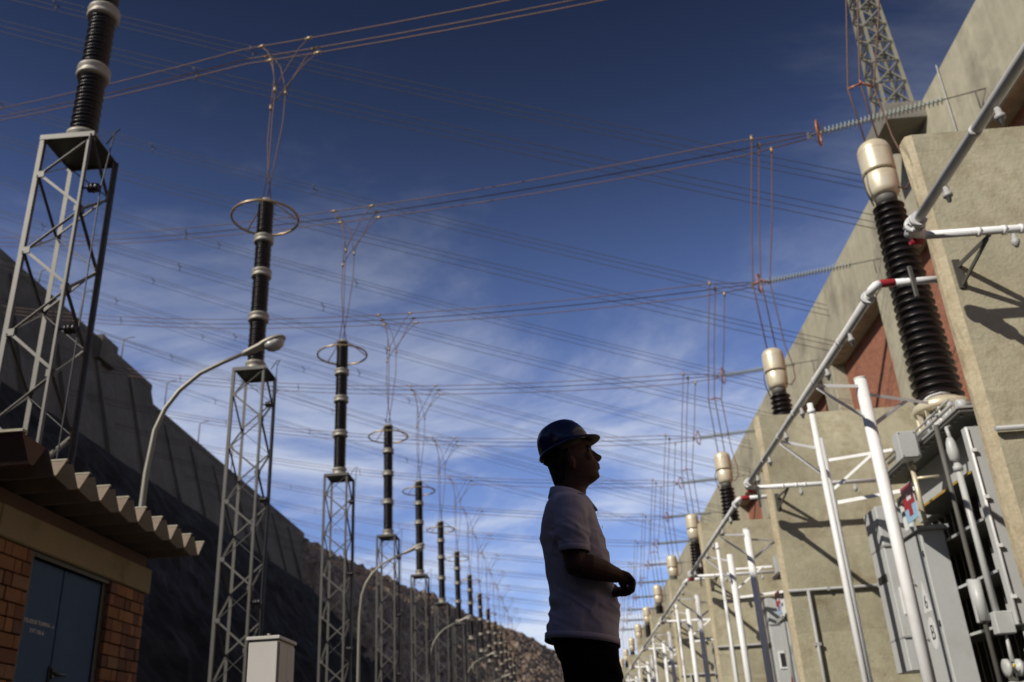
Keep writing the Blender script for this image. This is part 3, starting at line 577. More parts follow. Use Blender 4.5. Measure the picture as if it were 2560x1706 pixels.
# ------------------------------------------------------------------ lattice towers and insulator columns on the left
TX, TY, TH, TW = -7.75, 12.6, 10.36, 0.82
def zig(q, half, p, npan):
    """zigzag brace ends on face q of a square tower, panel p, half 0/1"""
    h = 1.44; w = TW / 2; cs = [(-w, -w), (w, -w), (w, w), (-w, w)]; a, b = cs[q], cs[(q + 1) % 4]
    z0 = TH - h * p; flip = q in (1, 3)
    if flip: a, b = b, a
    A, B = (b, a) if half == 0 else (a, b)
    return (A[0], A[1], z0 - h * (0.5 * half)), (B[0], B[1], z0 - h * (0.5 * half + 0.5))
def tower(detail=True):
    root = thing('lattice_tower', 'x', 'tower', 'steel lattice towers carrying the insulator columns', loc=(TX, TY, 0)); w = TW / 2
    for sx, sy in ((-1, -1), (1, -1), (1, 1), (-1, 1)):
        m = MB(); m.angle((sx * w, sy * w, 0), (sx * w, sy * w, TH), .076, .011, (-sx, 0, 0) if sx * sy < 0 else (0, -sy, 0)); m.build('leg', 'galv', root)
    ref = [(0, 1, 0), (-1, 0, 0), (0, -1, 0), (1, 0, 0)]; big = MB()
    for q in range(4):
        for p in range(7):
            for half in (0, 1):
                a, b = zig(q, half, p, 8)
                if detail: m = MB(); m.angle(a, b, (.055, .012) if half == 0 else (.03, .045), .007, ref[q]); m.build('brace', 'galv', root)
                else: big.angle(a, b, (.055, .012) if half == 0 else (.03, .045), .007, ref[q])
    if detail:
        for q in (0, 1):
            for p in range(7):
                for a in zig(q, 0, p, 8):
                    m = MB(); x, y, z = a
                    if q == 0: m.bbox((x - .02 - (x > 0) * .09, y - .012, z - .06), (x + .02 + (x < 0) * .09, y - .002, z + .06), .003)
                    else: m.bbox((x + .002, y - .02 - (y > 0) * .09, z - .06), (x + .012, y + .02 + (y < 0) * .09, z + .06), .003)
                    m.build('gusset_plate', 'galv', root)
    if not detail: big.build('bracing', 'galv', root, kind='stuff')
    m = MB(); m.bbox((-w - .04, -w - .04, TH), (w + .04, w + .04, TH + .025), .006)
    for s in (-1, 1): m.box((-w - .05, s * (w + .045) - .008, TH - .05), (w + .05, s * (w + .045) + .008, TH + .045))
    m.build('top_plate', 'galv', root)
    for z in (9.3, 6.75, 4.25, 1.8):
        m = MB(); m.tube([(w + .0, -w, z), (w + .1, -w + .02, z)], .018, 6)
        m.lathe([(.03, .06), (.075, .07), (.075, .10), (.04, .11), (.085, .13), (.085, .165), (.045, .175), (.08, .20), (.07, .24), (.03, .25)], (w, -w + .02, z), 12, 'x'); m.build('pin_insulator', 'porcelain', root)
    m = MB(); pts = [(w + .22, -w + .04, .2)] + [(w + .25 + .02 * math.sin(z), -w + .05, z) for z in (1.8, 4.25, 6.75, 9.3)] + [(w + .26, -w + .2, TH + .15), (w + .30, -w + .28, TH + .30), (w + .20, -w + .36, TH + .33), (w + .02, -w + .42, TH + .12)]
    m.tube(pts, .012, 6); m.build('earth_cable', 'black', root)
    return root
def column():
    root = thing('insulator_column', 'x', 'insulator', 'black insulator columns on the lattice towers', loc=(TX, TY, TH + .025))
    z0 = 0.10; zs = [0.30, 1.66, 3.05, 4.18, 5.42]    # section joints above the plate
    m = MB(); m.lathe([(.30, 0), (.30, .05), (.24, .08), (.235, .22), (.27, .25), (.27, .30)], n=28); m.build('base_flange', 'flange', root)
    for i in range(4):
        a, b = zs[i] + .10 * (i > 0), zs[i + 1] - .10 * (i < 3); n = max(9, int((b - a) / .078)); prof = [(.10, a)]
        for q in range(n):
            z = a + (b - a) * q / n; p = (b - a) / n; ro = .232 if q % 2 == 0 else .222
            prof += [(.185, z + p * .05), (ro - .005, z + p * .30), (ro, z + p * .42), (ro - .02, z + p * .58), (.185, z + p * .92)]
        prof.append((.10, b)); m = MB(); m.lathe(prof, n=26); m.build('insulator_section', 'porcelain', root)
    for z in zs[1:4]:
        m = MB(); m.lathe([(.20, z - .12), (.275, z - .105), (.285, z - .06), (.245, z - .03), (.245, z + .03), (.285, z + .06), (.275, z + .105), (.20, z + .12)], n=28); m.build('flange', 'flange', root)
    m = MB(); m.lathe([(.20, 5.41), (.225, 5.43), (.225, 5.50), (.19, 5.53), (.05, 5.535)], n=26); m.build('top_cap', 'flange', root)
    R_ = .95; zr = 4.93
    m = MB(); m.tube([(R_ * math.cos(a * math.pi / 24), R_ * math.sin(a * math.pi / 24), zr) for a in range(48)], .036, 10, closed=True); rg = m.build('corona_ring', 'ring', root)
    for a in (20, 140, 260):
        c, s = math.cos(math.radians(a)), math.sin(math.radians(a)); m = MB(); m.tube([(.2 * c, .2 * s, 5.46), (.35 * c, .35 * s, 5.42), (R_ * c, R_ * s, zr + .02)], .02, 8); m.build('ring_strut', 'ring', rg)
    return root
tw0 = tower(True); twf = tower(False); co0 = column(); NC = 15
for k in range(NC):
    Y = TY + P * k
    a = 'nearest lattice tower, rising above the brick hut at far left' if k == 0 else 'galvanised lattice tower, %s in the row from the camera' % ORD[k]
    b = 'thick black insulator column cut by the top left edge' if k == 0 else 'black banded insulator column under a corona ring, %s in the row' % ORD[k]
    if k == 0: tw0['label'] = a; co0['label'] = b; tw0.location.x += .12; co0.location.x += .12; continue
    src = tw0 if k <= 4 else twf
    if k == 5: c = twf; c.location = (TX, Y, 0)
    else: c = copy_tree(src, loc=(TX, Y, 0))
    c['label'] = a
    c = copy_tree(co0, loc=(TX, Y, TH + .025)); c['label'] = b

# ------------------------------------------------------------------ conductors
def bz(X):      # height of the bundle above ground as a function of X
    u = 9 - X; return 17.85 + .186 * u + .00258 * u * u
def by(X, k): return 22.6 + P * k - 0.5034 * (X + 7.75)
OFF = [(-.13, .25), (.17, .10), (0.02, -.25)]      # (along Y, Z) offsets of the three sub-conductors
def bend(pts_fn, xs): return [pts_fn(x) for x in xs]
XS = [8.85, 7, 5, 3, 1, -1.5, -4, -6.5, -9, -12, -15, -19, -23, -28, -34, -40, -46.8]
DX, BX = -7.3, 7.55
def sag0(X, k): return -0.115 * max(0, X + 9) if k == 0 else 0.0
bz_ = bz
for k in range(0, 14):
    yk = P * k
    def bz(X, k=k): return bz_(X) + sag0(X, k)
    lab = 'three wire copper conductor bundle spanning the yard, %s from the camera' % ORD[k]
    root = thing('conductor_bundle', lab, 'cable', 'three wire conductor bundles across the yard', loc=(0, yk, 0))
    for dy, dz in OFF:
        m = MB(); m.tube([(x, by(x, 0) + dy * min(1, (x < 8.8) + .15), bz(x) + dz * (1 if x < 8.8 else .45)) for x in XS], .0195, 6); m.build('conductor', 'copper', root)
    for x in (-16.5, -27):
        m = MB()
        for q in range(3):
            a, b = OFF[q], (0.02, 0.03); m.tube([(x, by(x, 0) + a[0], bz(x) + a[1]), (x, by(x, 0) + b[0], bz(x) + b[1])], .022, 6)
        m.build('spacer', 'line', root)
    # strain insulator
    a = V((8.95, by(8.95, 0), bz(8.95))); e = V((WX + .02, by(WX, 0) + .25, 17.55 if k else 16.9))
    st = thing('strain_insulator', 'grey insulator string anchoring %s conductor bundle to the powerhouse wall' % ('the ' + ORD[k]), 'insulator', 'insulator strings on the powerhouse wall', loc=(0, yk, 0))
    d = (e - a); L = d.length; d.normalize(); rot = d.to_track_quat('Z', 'Y').to_matrix()
    def along(m, fn):
        pass
    m = MB(); prof = []; n = 30; l0, l1 = .30, L - 1.15
    for q in range(n):
        z = l0 + (l1 - l0) * q / n; p = (l1 - l0) / n; prof += [(.025, z), (.03, z + p * .25), (.145, z + p * .45), (.15, z + p * .55), (.05, z + p * .75), (.025, z + p * .98)]
    m.lathe(prof, n=12); m.v = [tuple(rot @ V(p) + a) for p in m.v]; m.build('disc_string', 'disc', st)
    m = MB(); m.tube([a, a + d * .3], .03, 6); m.build('link', 'line', st)
    m = MB(); m.tube([a + d * l1, e], .02, 6); m.build('link', 'line', st)
    m = MB(); m.tube([a + d * (L - .3), a + d * (L - .3) + V((0, 0, -.6))], .02, 6); m.build('counterweight', 'line', st)
    m = MB(); pts = []
    for q in range(32):
        t_ = q * math.pi / 16; pts.append(rot @ V((.40 * math.cos(t_), .40 * math.sin(t_), .26)) + a)
    m.tube(pts, .032, 8, closed=True); m.build('grading_ring', 'ring_red', st)
    m = MB(); u = rot @ V((0, 1, 0)); v = rot @ V((1, 0, 0))
    for s in (-1, 1): m.tube([a - d * .05, a + d * .26 + (u if s > 0 else -u) * .40], .015, 6)
    m.prism([a + u * .16 - d * .1, a - u * .16 - d * .1, a + d * .1], v * .03); m.build('yoke_plate', 'line', st)
    # Y droppers to the insulator column (columns start one tower further)
    top = (TX, TY + P * (k + 1), TH + .025 + 5.53)
    dr = thing('dropper_cable', 'forked copper dropper wires down to the %s insulator column' % ORD[k + 1], 'cable', 'forked droppers above the insulator columns')
    for q, (dy, dz) in enumerate(OFF):
        jx = TX + (.06, .42, -.08)[q]; jz = 19.75 + (.25, .05, -.35)[q]; jy = by(jx, k) + dy * .4
        m = MB(); m.tube([(jx, jy, jz), (jx - .02, jy - .02, jz - 1.2), (TX + (jx - TX) * .5, jy, top[2] + 1.2), (TX + (q - 1) * .13, top[1], top[2])], .0165, 6); cbl = m.build('cable', 'copper', dr)
        m = MB(); m.tube([(jx, jy, jz - .1), (jx, jy, jz + .1)], [.05, .035], 8); m.build('clamp', 'ring', cbl)
        for s, xx in ((-1, TX - .55), (1, TX + 1.25)):
            xb = xx + .15 * q; p0 = V((xb, by(xb, k) + dy, bz(xb) + dz)); p3 = V((jx, jy, jz + .05)); md = p0.lerp(p3, .5) + V((.12 * -s, 0, .22)) if s < 0 else p0.lerp(p3, .5) + V((-.05, 0, .05))
            m = MB(); m.tube([p0, p0.lerp(md, .5) + V((0, 0, .10)), md, md.lerp(p3, .6) + V((0, 0, .02)), p3], .0165, 6); m.build('cable', 'copper', dr)
            m = MB(); m.tube([p0 + V((-.11, .055, .02)), p0 + V((.11, -.055, -.02))], .05, 8); m.build('clamp', 'ring', dr)
    # droppers to the transformer bushing
    if k < NT:
        bt = V((6.8, 15.3 + P * k, 11.1))
        dr = thing('bushing_dropper', 'three copper dropper wires to the %s transformer bushing' % ORD[k], 'cable', 'dropper wires above the transformer bushings')
        jn = []
        for q, (dy, dz) in enumerate(OFF):
            xb = BX + (-.22, .02, .30)[q]; p0 = V((xb, by(xb, k) + dy - 0.0, bz(xb) + dz)); 
            yb = 15.3 + P * k; zs_ = 12.5 if k == 0 else 13.35
            sp = (V((6.62, yb, zs_)), V((6.86, yb - .08, zs_ + .12)), V((7.14, yb, zs_)))[q]
            if q < 2: pts = [p0, p0.lerp(sp, .5) + V((-.03, 0, 0)), sp, V((6.8 + .26 * (q - .5), yb - .05, 11.10))]
            else: pts = [p0, p0.lerp(sp, .5) + V((.04, 0, 0)), sp, V((7.2, yb - .08, 11.2)), V((7.3, yb - .15, 10.5)), V((7.28, yb - .18, 10.1)), V((7.12, yb - .2, 9.9)), V((6.95, yb - .2, 9.98)), V((6.88, yb - .2, 10.2))]
            m = MB(); m.tube(pts, .018, 6); m.build('cable', 'copper', dr); jn.append(V(sp))
            m = MB(); m.tube([p0 + V((0, 0, -.1)), p0 + V((0, 0, .1))], .05, 8); m.build('clamp', 'ring', dr)
        m = MB(); c_ = (jn[0] + jn[1] + jn[2]) / 3 + V((0, -.08, 0))
        for j in jn: m.tube([j, c_], .025, 6)
        m.build('spacer', 'ring_red', dr)
# upper transmission lines, from the powerhouse roof to the dam crest
LN = [((-20.63, 26.88, 29.07), (11.71, 28.28, 17.09)), ((-22.2, 28.48, 32.66), (12.82, 29.11, 18.97))]
num = 0
for k in range(0, 6):
    for j, (a, b) in enumerate(LN):
        a, b = V(a), V(b); d = b - a; e = b + d * ((WX - b.x) / d.x); s = a + d * ((-47 - a.x) / d.x)
        root = thing('overhead_line', 'thin dark overhead line sloping down to the powerhouse, %s pair, %s wire group' % (ORD[k], ('lower', 'upper')[j]), 'power line', 'overhead lines crossing high above the yard', loc=(0, P * k, 0))
        pts = [s.lerp(e, t_ / 14) - V((0, 0, .9 * math.sin(math.pi * t_ / 14))) for t_ in range(15)]
        for dy, dz in OFF[:3]:
            m = MB(); m.tube([p + V((dy * .7, dy, dz)) for p in pts], .0135, 5); m.build('conductor', 'line', root)
        for t_ in (4, 6, 8):
            p = s.lerp(e, (t_ + .37 * j) / 14) - V((0, 0, .9 * math.sin(math.pi * (t_ + .37 * j) / 14))); m = MB()
            for q in range(3): m.tube([p + V((OFF[q][0] * .7, OFF[q][0], OFF[q][1])), p + V((0.02, .02, .03))], .024, 6)
            m.build('spacer', 'line', root)

# ------------------------------------------------------------------ street lamps
def lamp():
    root = thing('street_lamp', 'x', 'street lamp', 'curved arm street lamps along the tower row', loc=(0, 17, 0))
    pts = [(-7.88, 0, 0), (-7.88, 0, 2.5), (-7.87, 0, 5.0), (-7.86, 0, 5.95), (-7.78, 0, 6.83), (-7.62, 0, 7.28), (-7.36, 0, 7.66), (-6.97, 0, 8.0), (-6.52, 0, 8.21), (-6.02, 0, 8.40)]
    m = MB(); m.tube(pts, [.075, .072, .062, .055, .05, .048, .046, .044, .042, .04], 14); m.build('pole', 'galv_warm', root)
    m = MB(); m.lathe([(.13, 0), (.13, .03), (.08, .05), (.08, .35)], (-7.88, 0, 0), 16); m.build('pole_base', 'galv_warm', root)
    A = V((-6.12, 0, 8.36)); B = V((-5.24, 0, 8.68)); d = (B - A).normalized(); up = V((-d.z, 0, d.x))
    def ring(t_, wy, hu, hd):
        p = A.lerp(B, t_); return [p + V((0, wy * math.cos(a * math.pi / 8), 0)) + up * ((hu if math.sin(a * math.pi / 8) > 0 else hd) * math.sin(a * math.pi / 8)) for a in range(16)]
    m = MB(); m.rings([ring(0, .05, .05, .05), ring(.06, .075, .065, .06), ring(.42, .13, .085, .06), ring(.52, .17, .10, .055), ring(.70, .19, .115, .03), ring(.86, .18, .10, .03), ring(.96, .12, .06, .03), ring(1, .04, .02, .02)]); m.build('lamp_head', 'flange', root)
    def ring2(t_, wy, hd):
        p = A.lerp(B, t_) - up * .03; return [p + V((0, wy * math.cos(a * math.pi / 8), 0)) + up * ((.005 if math.sin(a * math.pi / 8) > 0 else hd) * math.sin(a * math.pi / 8)) for a in range(16)]
    m = MB(); m.rings([ring2(.50, .08, .02), ring2(.54, .14, .11), ring2(.64, .165, .17), ring2(.78, .165, .18), ring2(.89, .14, .13), ring2(.95, .08, .03)]); m.build('lamp_glass', 'lampglass', root)
    return root
lp0 = lamp(); lp0['label'] = 'tall curved street lamp rising behind the brick hut roof'
for k in range(1, 6):
    c = copy_tree(lp0, loc=(0, 17 + 20 * k, 0)); c['label'] = 'curved street lamp beside the lattice towers, %s in the row' % ORD[k]

# ------------------------------------------------------------------ brick hut
hut = thing('brick_hut', 'small brick hut with blue double doors and folded concrete roof', 'hut')
HX = -5.4
m = MB(); m.box((-9.0, 8.16, 0), (HX - .07, 9.30, 2.7)); m.box((-9.0, 11.12, 0), (HX - .07, 12.06, 2.7)); m.box((-9.0, 9.30, 0), (HX - .6, 11.12, 2.7)); m.build('wall_core', 'mortar', hut)
m = MB(); m.bbox((-9.06, 8.10, 2.70), (HX + .02, 8.60, 3.02), .015); m.bbox((-9.06, 8.612, 2.70), (HX + .02, 12.16, 3.02), .015); m.build('lintel', 'lintel', hut)
bm_ = {}
def brick(y0, y1, z0, z1, m_):
    key = (round(y1 - y0, 2), m_)
    if key not in bm_:
        q = MB(); q.bbox((-.07, 0, 0), (0, y1 - y0, z1 - z0), .008); bm_[key] = q.mesh('brick', 'brick%d' % m_)
    link('brick', bm_[key], hut, loc=(HX + random.uniform(-.006, .006), y0, z0))
ch_, jt = .142, .012
for r in range(19):
    z0 = r * ch_ + .003; z1 = z0 + ch_ - jt
    for (ya, yb) in ((8.15, 9.33), (11.10, 12.08)):
        y = ya; i = r
        while y < yb - .03:
            w = (.29, .14)[(i + (r // 2)) % 2] if (r % 3) else (.14, .29, .21)[i % 3]
            if yb - (y + w) < .08: w = yb - y
            w = round(min(w, yb - y), 2); brick(y, y + w - jt, z0, z1, random.choice([0, 0, 1, 1, 2, 3, 4])); y += w; i += 1
m = MB(); m.box((HX - .16, 9.33, 2.65), (HX - .02, 11.1, 2.7)); m.box((HX - .16, 9.33, 0), (HX - .02, 9.37, 2.65)); m.box((HX - .30, 10.98, 0), (HX - .05, 11.1, 2.65)); m.build('door_frame', 'black', hut)
for ya, yb, nm in ((9.375, 10.09, 0), (10.115, 10.98, 1)):
    m = MB(); m.bbox((HX - .12, ya, .05), (HX - .07, yb, 2.64), .006); dd = m.build('door', 'door', hut)
    if nm == 0:
        place_text('lettering', 'VENTILADOR TURBINA - 6', .058, 'letter', dd, (HX - .0685, 9.70, 2.02), (0, 1, 0), (0, 0, 1))
        place_text('lettering', 'XVT-106-6', .062, 'letter', dd, (HX - .0685, 9.72, 1.93), (0, 1, 0), (0, 0, 1))
        m = MB(); m.tube([(HX - .06, 10.06, 1.40), (HX - .06, 10.06, 1.62)], .012, 6); m.build('bolt', 'black', dd)
    else:
        m = MB(); m.bbox((HX - .07, 10.10, 1.50), (HX - .04, 10.16, 1.60), .005); m.tube([(HX - .05, 10.12, 1.56), (HX - .03, 10.16, 1.55), (HX - .03, 10.34, 1.55)], .018, 8); m.build('handle', 'black', dd)
# folded roof channels
rx0, rx1 = -9.4, -4.8; pit = .473; rz = 3.40
rf = MB(); secs = []
for i in range(9):
    yc = 8.24 + pit * i if i else 8.24
    m = MB(); y0, y1, yb0, yb1 = yc, yc + .37, yc + .165, yc + .205; th = .014
    prof = [(y0, rz), (yb0, rz - .215), (yb1, rz - .215), (y1, rz), (y1 - th, rz), (yb1 - .004, rz - .20), (yb0 + .004, rz - .20), (y0 + th, rz)]
    m.prism([(rx0, y, z) for y, z in prof], (rx1 - rx0, 0, 0)); ch = m.build('roof_channel', 'roof', hut)
    m = MB(); m.prism([(rx0, y1 - .02, rz + .001), (rx0, y1 + .012, rz + .001), (rx0, y1 + .012, rz + .02), (rx0, y1 - .02, rz + .02)], (rx1 + .004 - rx0, 0, 0)); m.build('lip', 'cap', ch)
    m = MB(); m.add([(rx0, y1 - .01, rz + .012), (rx0, y1 + .125, rz + .012), (rx1 - .36, y1 + .125, rz + .012), (rx1 - .36, y1 - .01, rz + .012), (rx0, y1 + .057, rz + .06), (rx1 - .36, y1 + .057, rz + .06)],
          [(0, 4, 5, 3), (4, 1, 2, 5), (0, 1, 4), (3, 5, 2), (0, 3, 2, 1)]); m.build('ridge_cap', 'fascia', ch)
m = MB(); m.prism([(rx0, 7.80, rz + .03), (rx0, 7.99, rz - .215), (rx0, 8.06, rz - .215), (rx0, 8.235, rz + .01)], (rx1 - .02 - rx0, 0, 0)); m.build('roof_edge', 'fascia', hut)
m = MB(); m.box((rx0, 7.77, rz + .031), (rx1, 7.86, rz + .056)); m.build('edge_flashing', 'cap', hut)
m = MB(); m.box((-9.05, 8.15, 3.02), (HX - .06, 12.12, 3.19)); m.build('wall_plate', 'fascia', hut)

# ------------------------------------------------------------------ outdoor cabinet below the second tower
cbx = thing('outdoor_cabinet', 'pale steel cabinet with double doors under the second tower', 'cabinet', loc=(-2.87, 8.70, 0))
m = MB(); m.bbox((0, 0, .08), (.27, .54, 1.565), .006); m.build('body', 'cab_beige', cbx)
m = MB(); m.bbox((-.02, -.02, 1.566), (.292, .56, 1.60), .006); m.build('lid', 'cab_beige', cbx)
for ya, yb in ((.025, .268), (.274, .518)):
    m = MB(); m.bbox((.271, ya, .14), (.284, yb, 1.54), .004); d = m.build('door', 'cab_beige', cbx)
m = MB(); m.tube([(.297, .271, 1.0), (.297, .271, 1.22)], .008, 6); m.tube([(.284, .271, 1.10), (.30, .271, 1.10)], .014, 8); m.tube([(.30, .21, 1.10), (.30, .33, 1.10)], .007, 6); m.build('handle', 'greypipe', cbx)
m = MB(); m.box((-.02, -.02, 0), (.30, .56, .08)); m.build('plinth', 'lintel', cbx)
m = MB(); m.lathe([(.008, 1.6), (.008, 1.63), (.016, 1.632), (.016, 1.645)], (.12, .2, 0), 10); m.build('vent', 'greypipe', cbx)

# unseen building added left of and behind the camera to shade the man
sb = thing('added_shade_building', 'plain unseen building added beside and behind the camera to shade the man', 'building')
m = MB(); m.bbox((-15, -22, 0), (-6.2, 0.0, 9.0), .05); m.build('wall', 'painted_wall', sb)
m = MB(); m.bbox((-15.3, -22.3, 9.003), (-5.9, 0.2, 9.35), .03); m.build('roof', 'concrete_dark', sb)
m = MB(); m.bbox((-6.19, -22, 0), (13.3, -5.5, 7.0), .05); m.build('wall', 'painted_wall', sb)  # unseen wing added behind the camera to cut sky fill on the man
m = MB(); m.box((-6.19, -4.0, 0), (-6.12, -1.5, 3.2)); m.build('door', 'door', sb)
#PERSON#
# ------------------------------------------------------------------ the man
PY = 4.07
man = thing('person', 'man in a blue hard hat and white polo shirt standing in profile, hands joined', 'person', loc=(0, 0, 0))
def sring(z, xb, xf, w, yc=PY, p=2.2, n=28, tilt=0.0, egg=0.0):
    cx, a = (xb + xf) / 2, (xf - xb) / 2; r = []
    for k in range(n):
        th = 2 * math.pi * k / n; c, s = math.cos(th), math.sin(th)
        x = a * math.copysign(abs(c) ** (2 / p), c); y = w * math.copysign(abs(s) ** (2 / p), s) * (1 - egg * max(0, x / a))
        r.append((cx + x, yc + y, z + tilt * x))
    return r
def ball(m, c, r, n=14):
    rx, ry, rz = r if isinstance(r, tuple) else (r, r, r); k = 9
    m.rings([[(c[0] + rx * math.sin(a) * math.cos(t_), c[1] + ry * math.sin(a) * math.sin(t_), c[2] - rz * math.cos(a)) for t_ in [2 * math.pi * q / n for q in range(n)]] for a in [math.pi * (i + .15) / (k - .7) for i in range(k)]])
def fuse(m, voxel, smooth, name, material, parent, disp=None):
    import bmesh
    me = m.mesh('tmp', None); bm = bmesh.new(); bm.from_mesh(me); bmesh.ops.recalc_face_normals(bm, faces=bm.faces); bm.to_mesh(me); bm.free()
    ob = bpy.data.objects.new('tmp', me); C.objects.link(ob)
    md = ob.modifiers.new('r', 'REMESH'); md.mode = 'VOXEL'; md.voxel_size = voxel
    ms = ob.modifiers.new('s', 'SMOOTH'); ms.factor = .5; ms.iterations = smooth
    me2 = bpy.data.meshes.new_from_object(ob.evaluated_get(bpy.context.evaluated_depsgraph_get())); bpy.data.objects.remove(ob)
    if disp:
        nr = [v.normal.copy() for v in me2.vertices]; cs = [v.co.copy() for v in me2.vertices]
        me2.vertices.foreach_set('co', [q for c, nn_ in zip(cs, nr) for q in (c + nn_ * disp(c))])
    me2.polygons.foreach_set('use_smooth', [True] * len(me2.polygons)); me2.materials.clear(); me2.materials.append(M[material]); me2.name = name; me2.update()
    return link(name, me2, parent)
# body: head, neck, trunk, arms and hands as one surface
m = MB()
HEAD = [(1.44, .02, .16, .075), (1.48, .022, .155, .062), (1.51, .024, .160, .059), (1.53, .022, .176, .060), (1.543, .018, .200, .061), (1.556, .014, .2185, .062), (1.572, .011, .2250, .064), (1.588, .009, .2215, .067), (1.603, .006, .2265, .069), (1.62, .002, .2255, .071), (1.637, -.004, .2205, .073), (1.655, -.010, .210, .0745), (1.675, -.016, .1975, .0755), (1.69, -.02, .199, .076), (1.71, -.024, .200, .076), (1.74, -.022, .188, .073), (1.77, -.008, .165, .066), (1.80, .02, .13, .05), (1.815, .05, .10, .03)]
m.rings([sring(z, a, b, w, p=2.15, egg=.20 if z > 1.53 else 0) for z, a, b, w in HEAD])
# nose, brow, lips, chin, ears
m.rings([[(.188, PY - .010, 1.690), (.188, PY + .010, 1.690), (.2020, PY + .005, 1.692), (.2020, PY - .005, 1.692)], [(.19, PY - .014, 1.670), (.19, PY + .014, 1.670), (.2225, PY + .006, 1.673), (.2225, PY - .006, 1.673)],
         [(.20, PY - .018, 1.654), (.20, PY + .018, 1.654), (.2405, PY + .008, 1.6605), (.2405, PY - .008, 1.6605)], [(.20, PY - .018, 1.643), (.20, PY + .018, 1.643), (.2435, PY + .008, 1.650), (.2435, PY - .008, 1.650)], [(.205, PY - .014, 1.634), (.205, PY + .014, 1.634), (.2310, PY + .007, 1.6365), (.2310, PY - .007, 1.6365)]])
for s in (-1, 1):
    ball(m, (.217, PY + s * .014, 1.645), (.013, .008, .009)); ball(m, (.184, PY + s * .026, 1.698), (.015, .022, .008))
    ball(m, (.098, PY + s * .080, 1.617), (.019, .007, .030)); ball(m, (.105, PY + s * .078, 1.596), (.011, .006, .014)); ball(m, (.093, PY + s * .084, 1.625), (.013, .006, .020))
    ball(m, (.172, PY + s * .042, 1.645), (.028, .016, .024))
ball(m, (.2205, PY, 1.6185), (.0108, .020, .0068)); ball(m, (.2205, PY, 1.604), (.0112, .018, .0068)); ball(m, (.213, PY, 1.567), (.0135, .020, .012))
m.rings([sring(z, a, b, w, p=2.4) for z, a, b, w in [(.80, 0, .21, .15), (.90, -.03, .22, .165), (1.0, -.025, .225, .16), (1.12, -.03, .222, .165), (1.25, -.04, .205, .18), (1.36, -.035, .185, .185), (1.42, -.015, .172, .17), (1.46, .005, .16, .11), (1.49, .015, .15, .065)]])
def limb(pts, rs, n=14): m.tube(pts, rs, n)
for s in (-1, 1):
    limb([(.075, PY + s * .165, 1.40), (.075, PY + s * .20, 1.36), (.074, PY + s * .225, 1.25), (.076, PY + s * .238, 1.16), (.084, PY + s * .238, 1.125)], [.05, .058, .053, .047, .046])
    ball(m, (.078, PY + s * .238, 1.132), .0465)
# near (right) forearm and hand
limb([(.085, 3.832, 1.125), (.135, 3.845, 1.122), (.19, 3.868, 1.106), (.235, 3.890, 1.092), (.252, 3.900, 1.088)], [.046, .052, .045, .034, .031])
m.rings([[(.245, 3.878, 1.070), (.245, 3.925, 1.068), (.245, 3.925, 1.108), (.245, 3.878, 1.110)], [(.275, 3.880, 1.062), (.275, 3.962, 1.060), (.277, 3.962, 1.100), (.277, 3.880, 1.106)], [(.298, 3.886, 1.062), (.298, 3.968, 1.060), (.300, 3.966, 1.090), (.300, 3.886, 1.096)]])
for q, (y, ln) in enumerate([(3.890, .84), (3.912, .97), (3.936, 1.0), (3.958, .92)]):
    kx, kz = .299, 1.080 - .002 * q
    limb([(kx - .02, y, kz), (kx, y, kz), (kx + .0165 * ln, y + .002, kz - .022 * ln), (kx + .010 * ln, y + .003, kz - .046 * ln), (kx - .010, y + .003, kz - .059 * ln)], [.0105, .0115, .0105, .0095, .0078], 10)
limb([(.262, 3.93, 1.07), (.272, 3.955, 1.052), (.286, 3.968, 1.040), (.292, 3.968, 1.022)], [.014, .0125, .0115, .0085], 10)
# far (left) forearm and hand, below the near one
limb([(.085, 4.308, 1.125), (.135, 4.27, 1.112), (.19, 4.20, 1.09), (.228, 4.13, 1.068), (.238, 4.11, 1.062)], [.046, .050, .043, .033, .030])
m.rings([[(.222, 4.105, 1.040), (.255, 4.115, 1.040), (.258, 4.12, 1.075), (.225, 4.105, 1.078)], [(.228, 4.04, 1.032), (.288, 4.05, 1.032), (.290, 4.05, 1.064), (.230, 4.04, 1.068)], [(.232, 4.00, 1.032), (.292, 4.01, 1.032), (.292, 4.01, 1.060), (.232, 4.0, 1.062)]])
for q, (x, ln) in enumerate([(.238, .84), (.255, .95), (.272, 1.0), (.287, .93)]):
    limb([(x, 4.02, 1.048), (x, 4.0, 1.048), (x - .003, 3.974, 1.040), (x - .008, 3.958, 1.026), (x - .010, 3.966, 1.014)], [.0105, .011, .0105, .0095, .0078], 10)
limb([(.285, 4.06, 1.05), (.300, 4.03, 1.056), (.304, 4.0, 1.058), (.304, 3.985, 1.054)], [.013, .0125, .0115, .008], 10)
for s, dx in ((-1, 0), (1, .05)):
    limb([(.10, PY + s * .09, .86), (.115 + dx * .3, PY + s * .095, .70), (.105 + dx * .6, PY + s * .095, .48), (.07 + dx, PY + s * .095, .28), (.06 + dx, PY + s * .095, .07)], [.09, .085, .058, .05, .036], 16)
body = fuse(m, .0042, 3, 'body', 'skin', man)
for s in (-1, 1):
    m = MB(); ball(m, (.1845, PY + s * .031, 1.6835), .0118); m.build('eye', 'eye', body)
    m = MB(); ball(m, (.1945, PY + s * .0315, 1.685), (.003, .0065, .0065)); m.build('iris', 'black', body)
    m = MB(); m.tube([(.196, PY + s * .012, 1.701), (.194, PY + s * .03, 1.705), (.180, PY + s * .05, 1.700)], [.003, .004, .002], 6); m.build('eyebrow', 'hair', body)
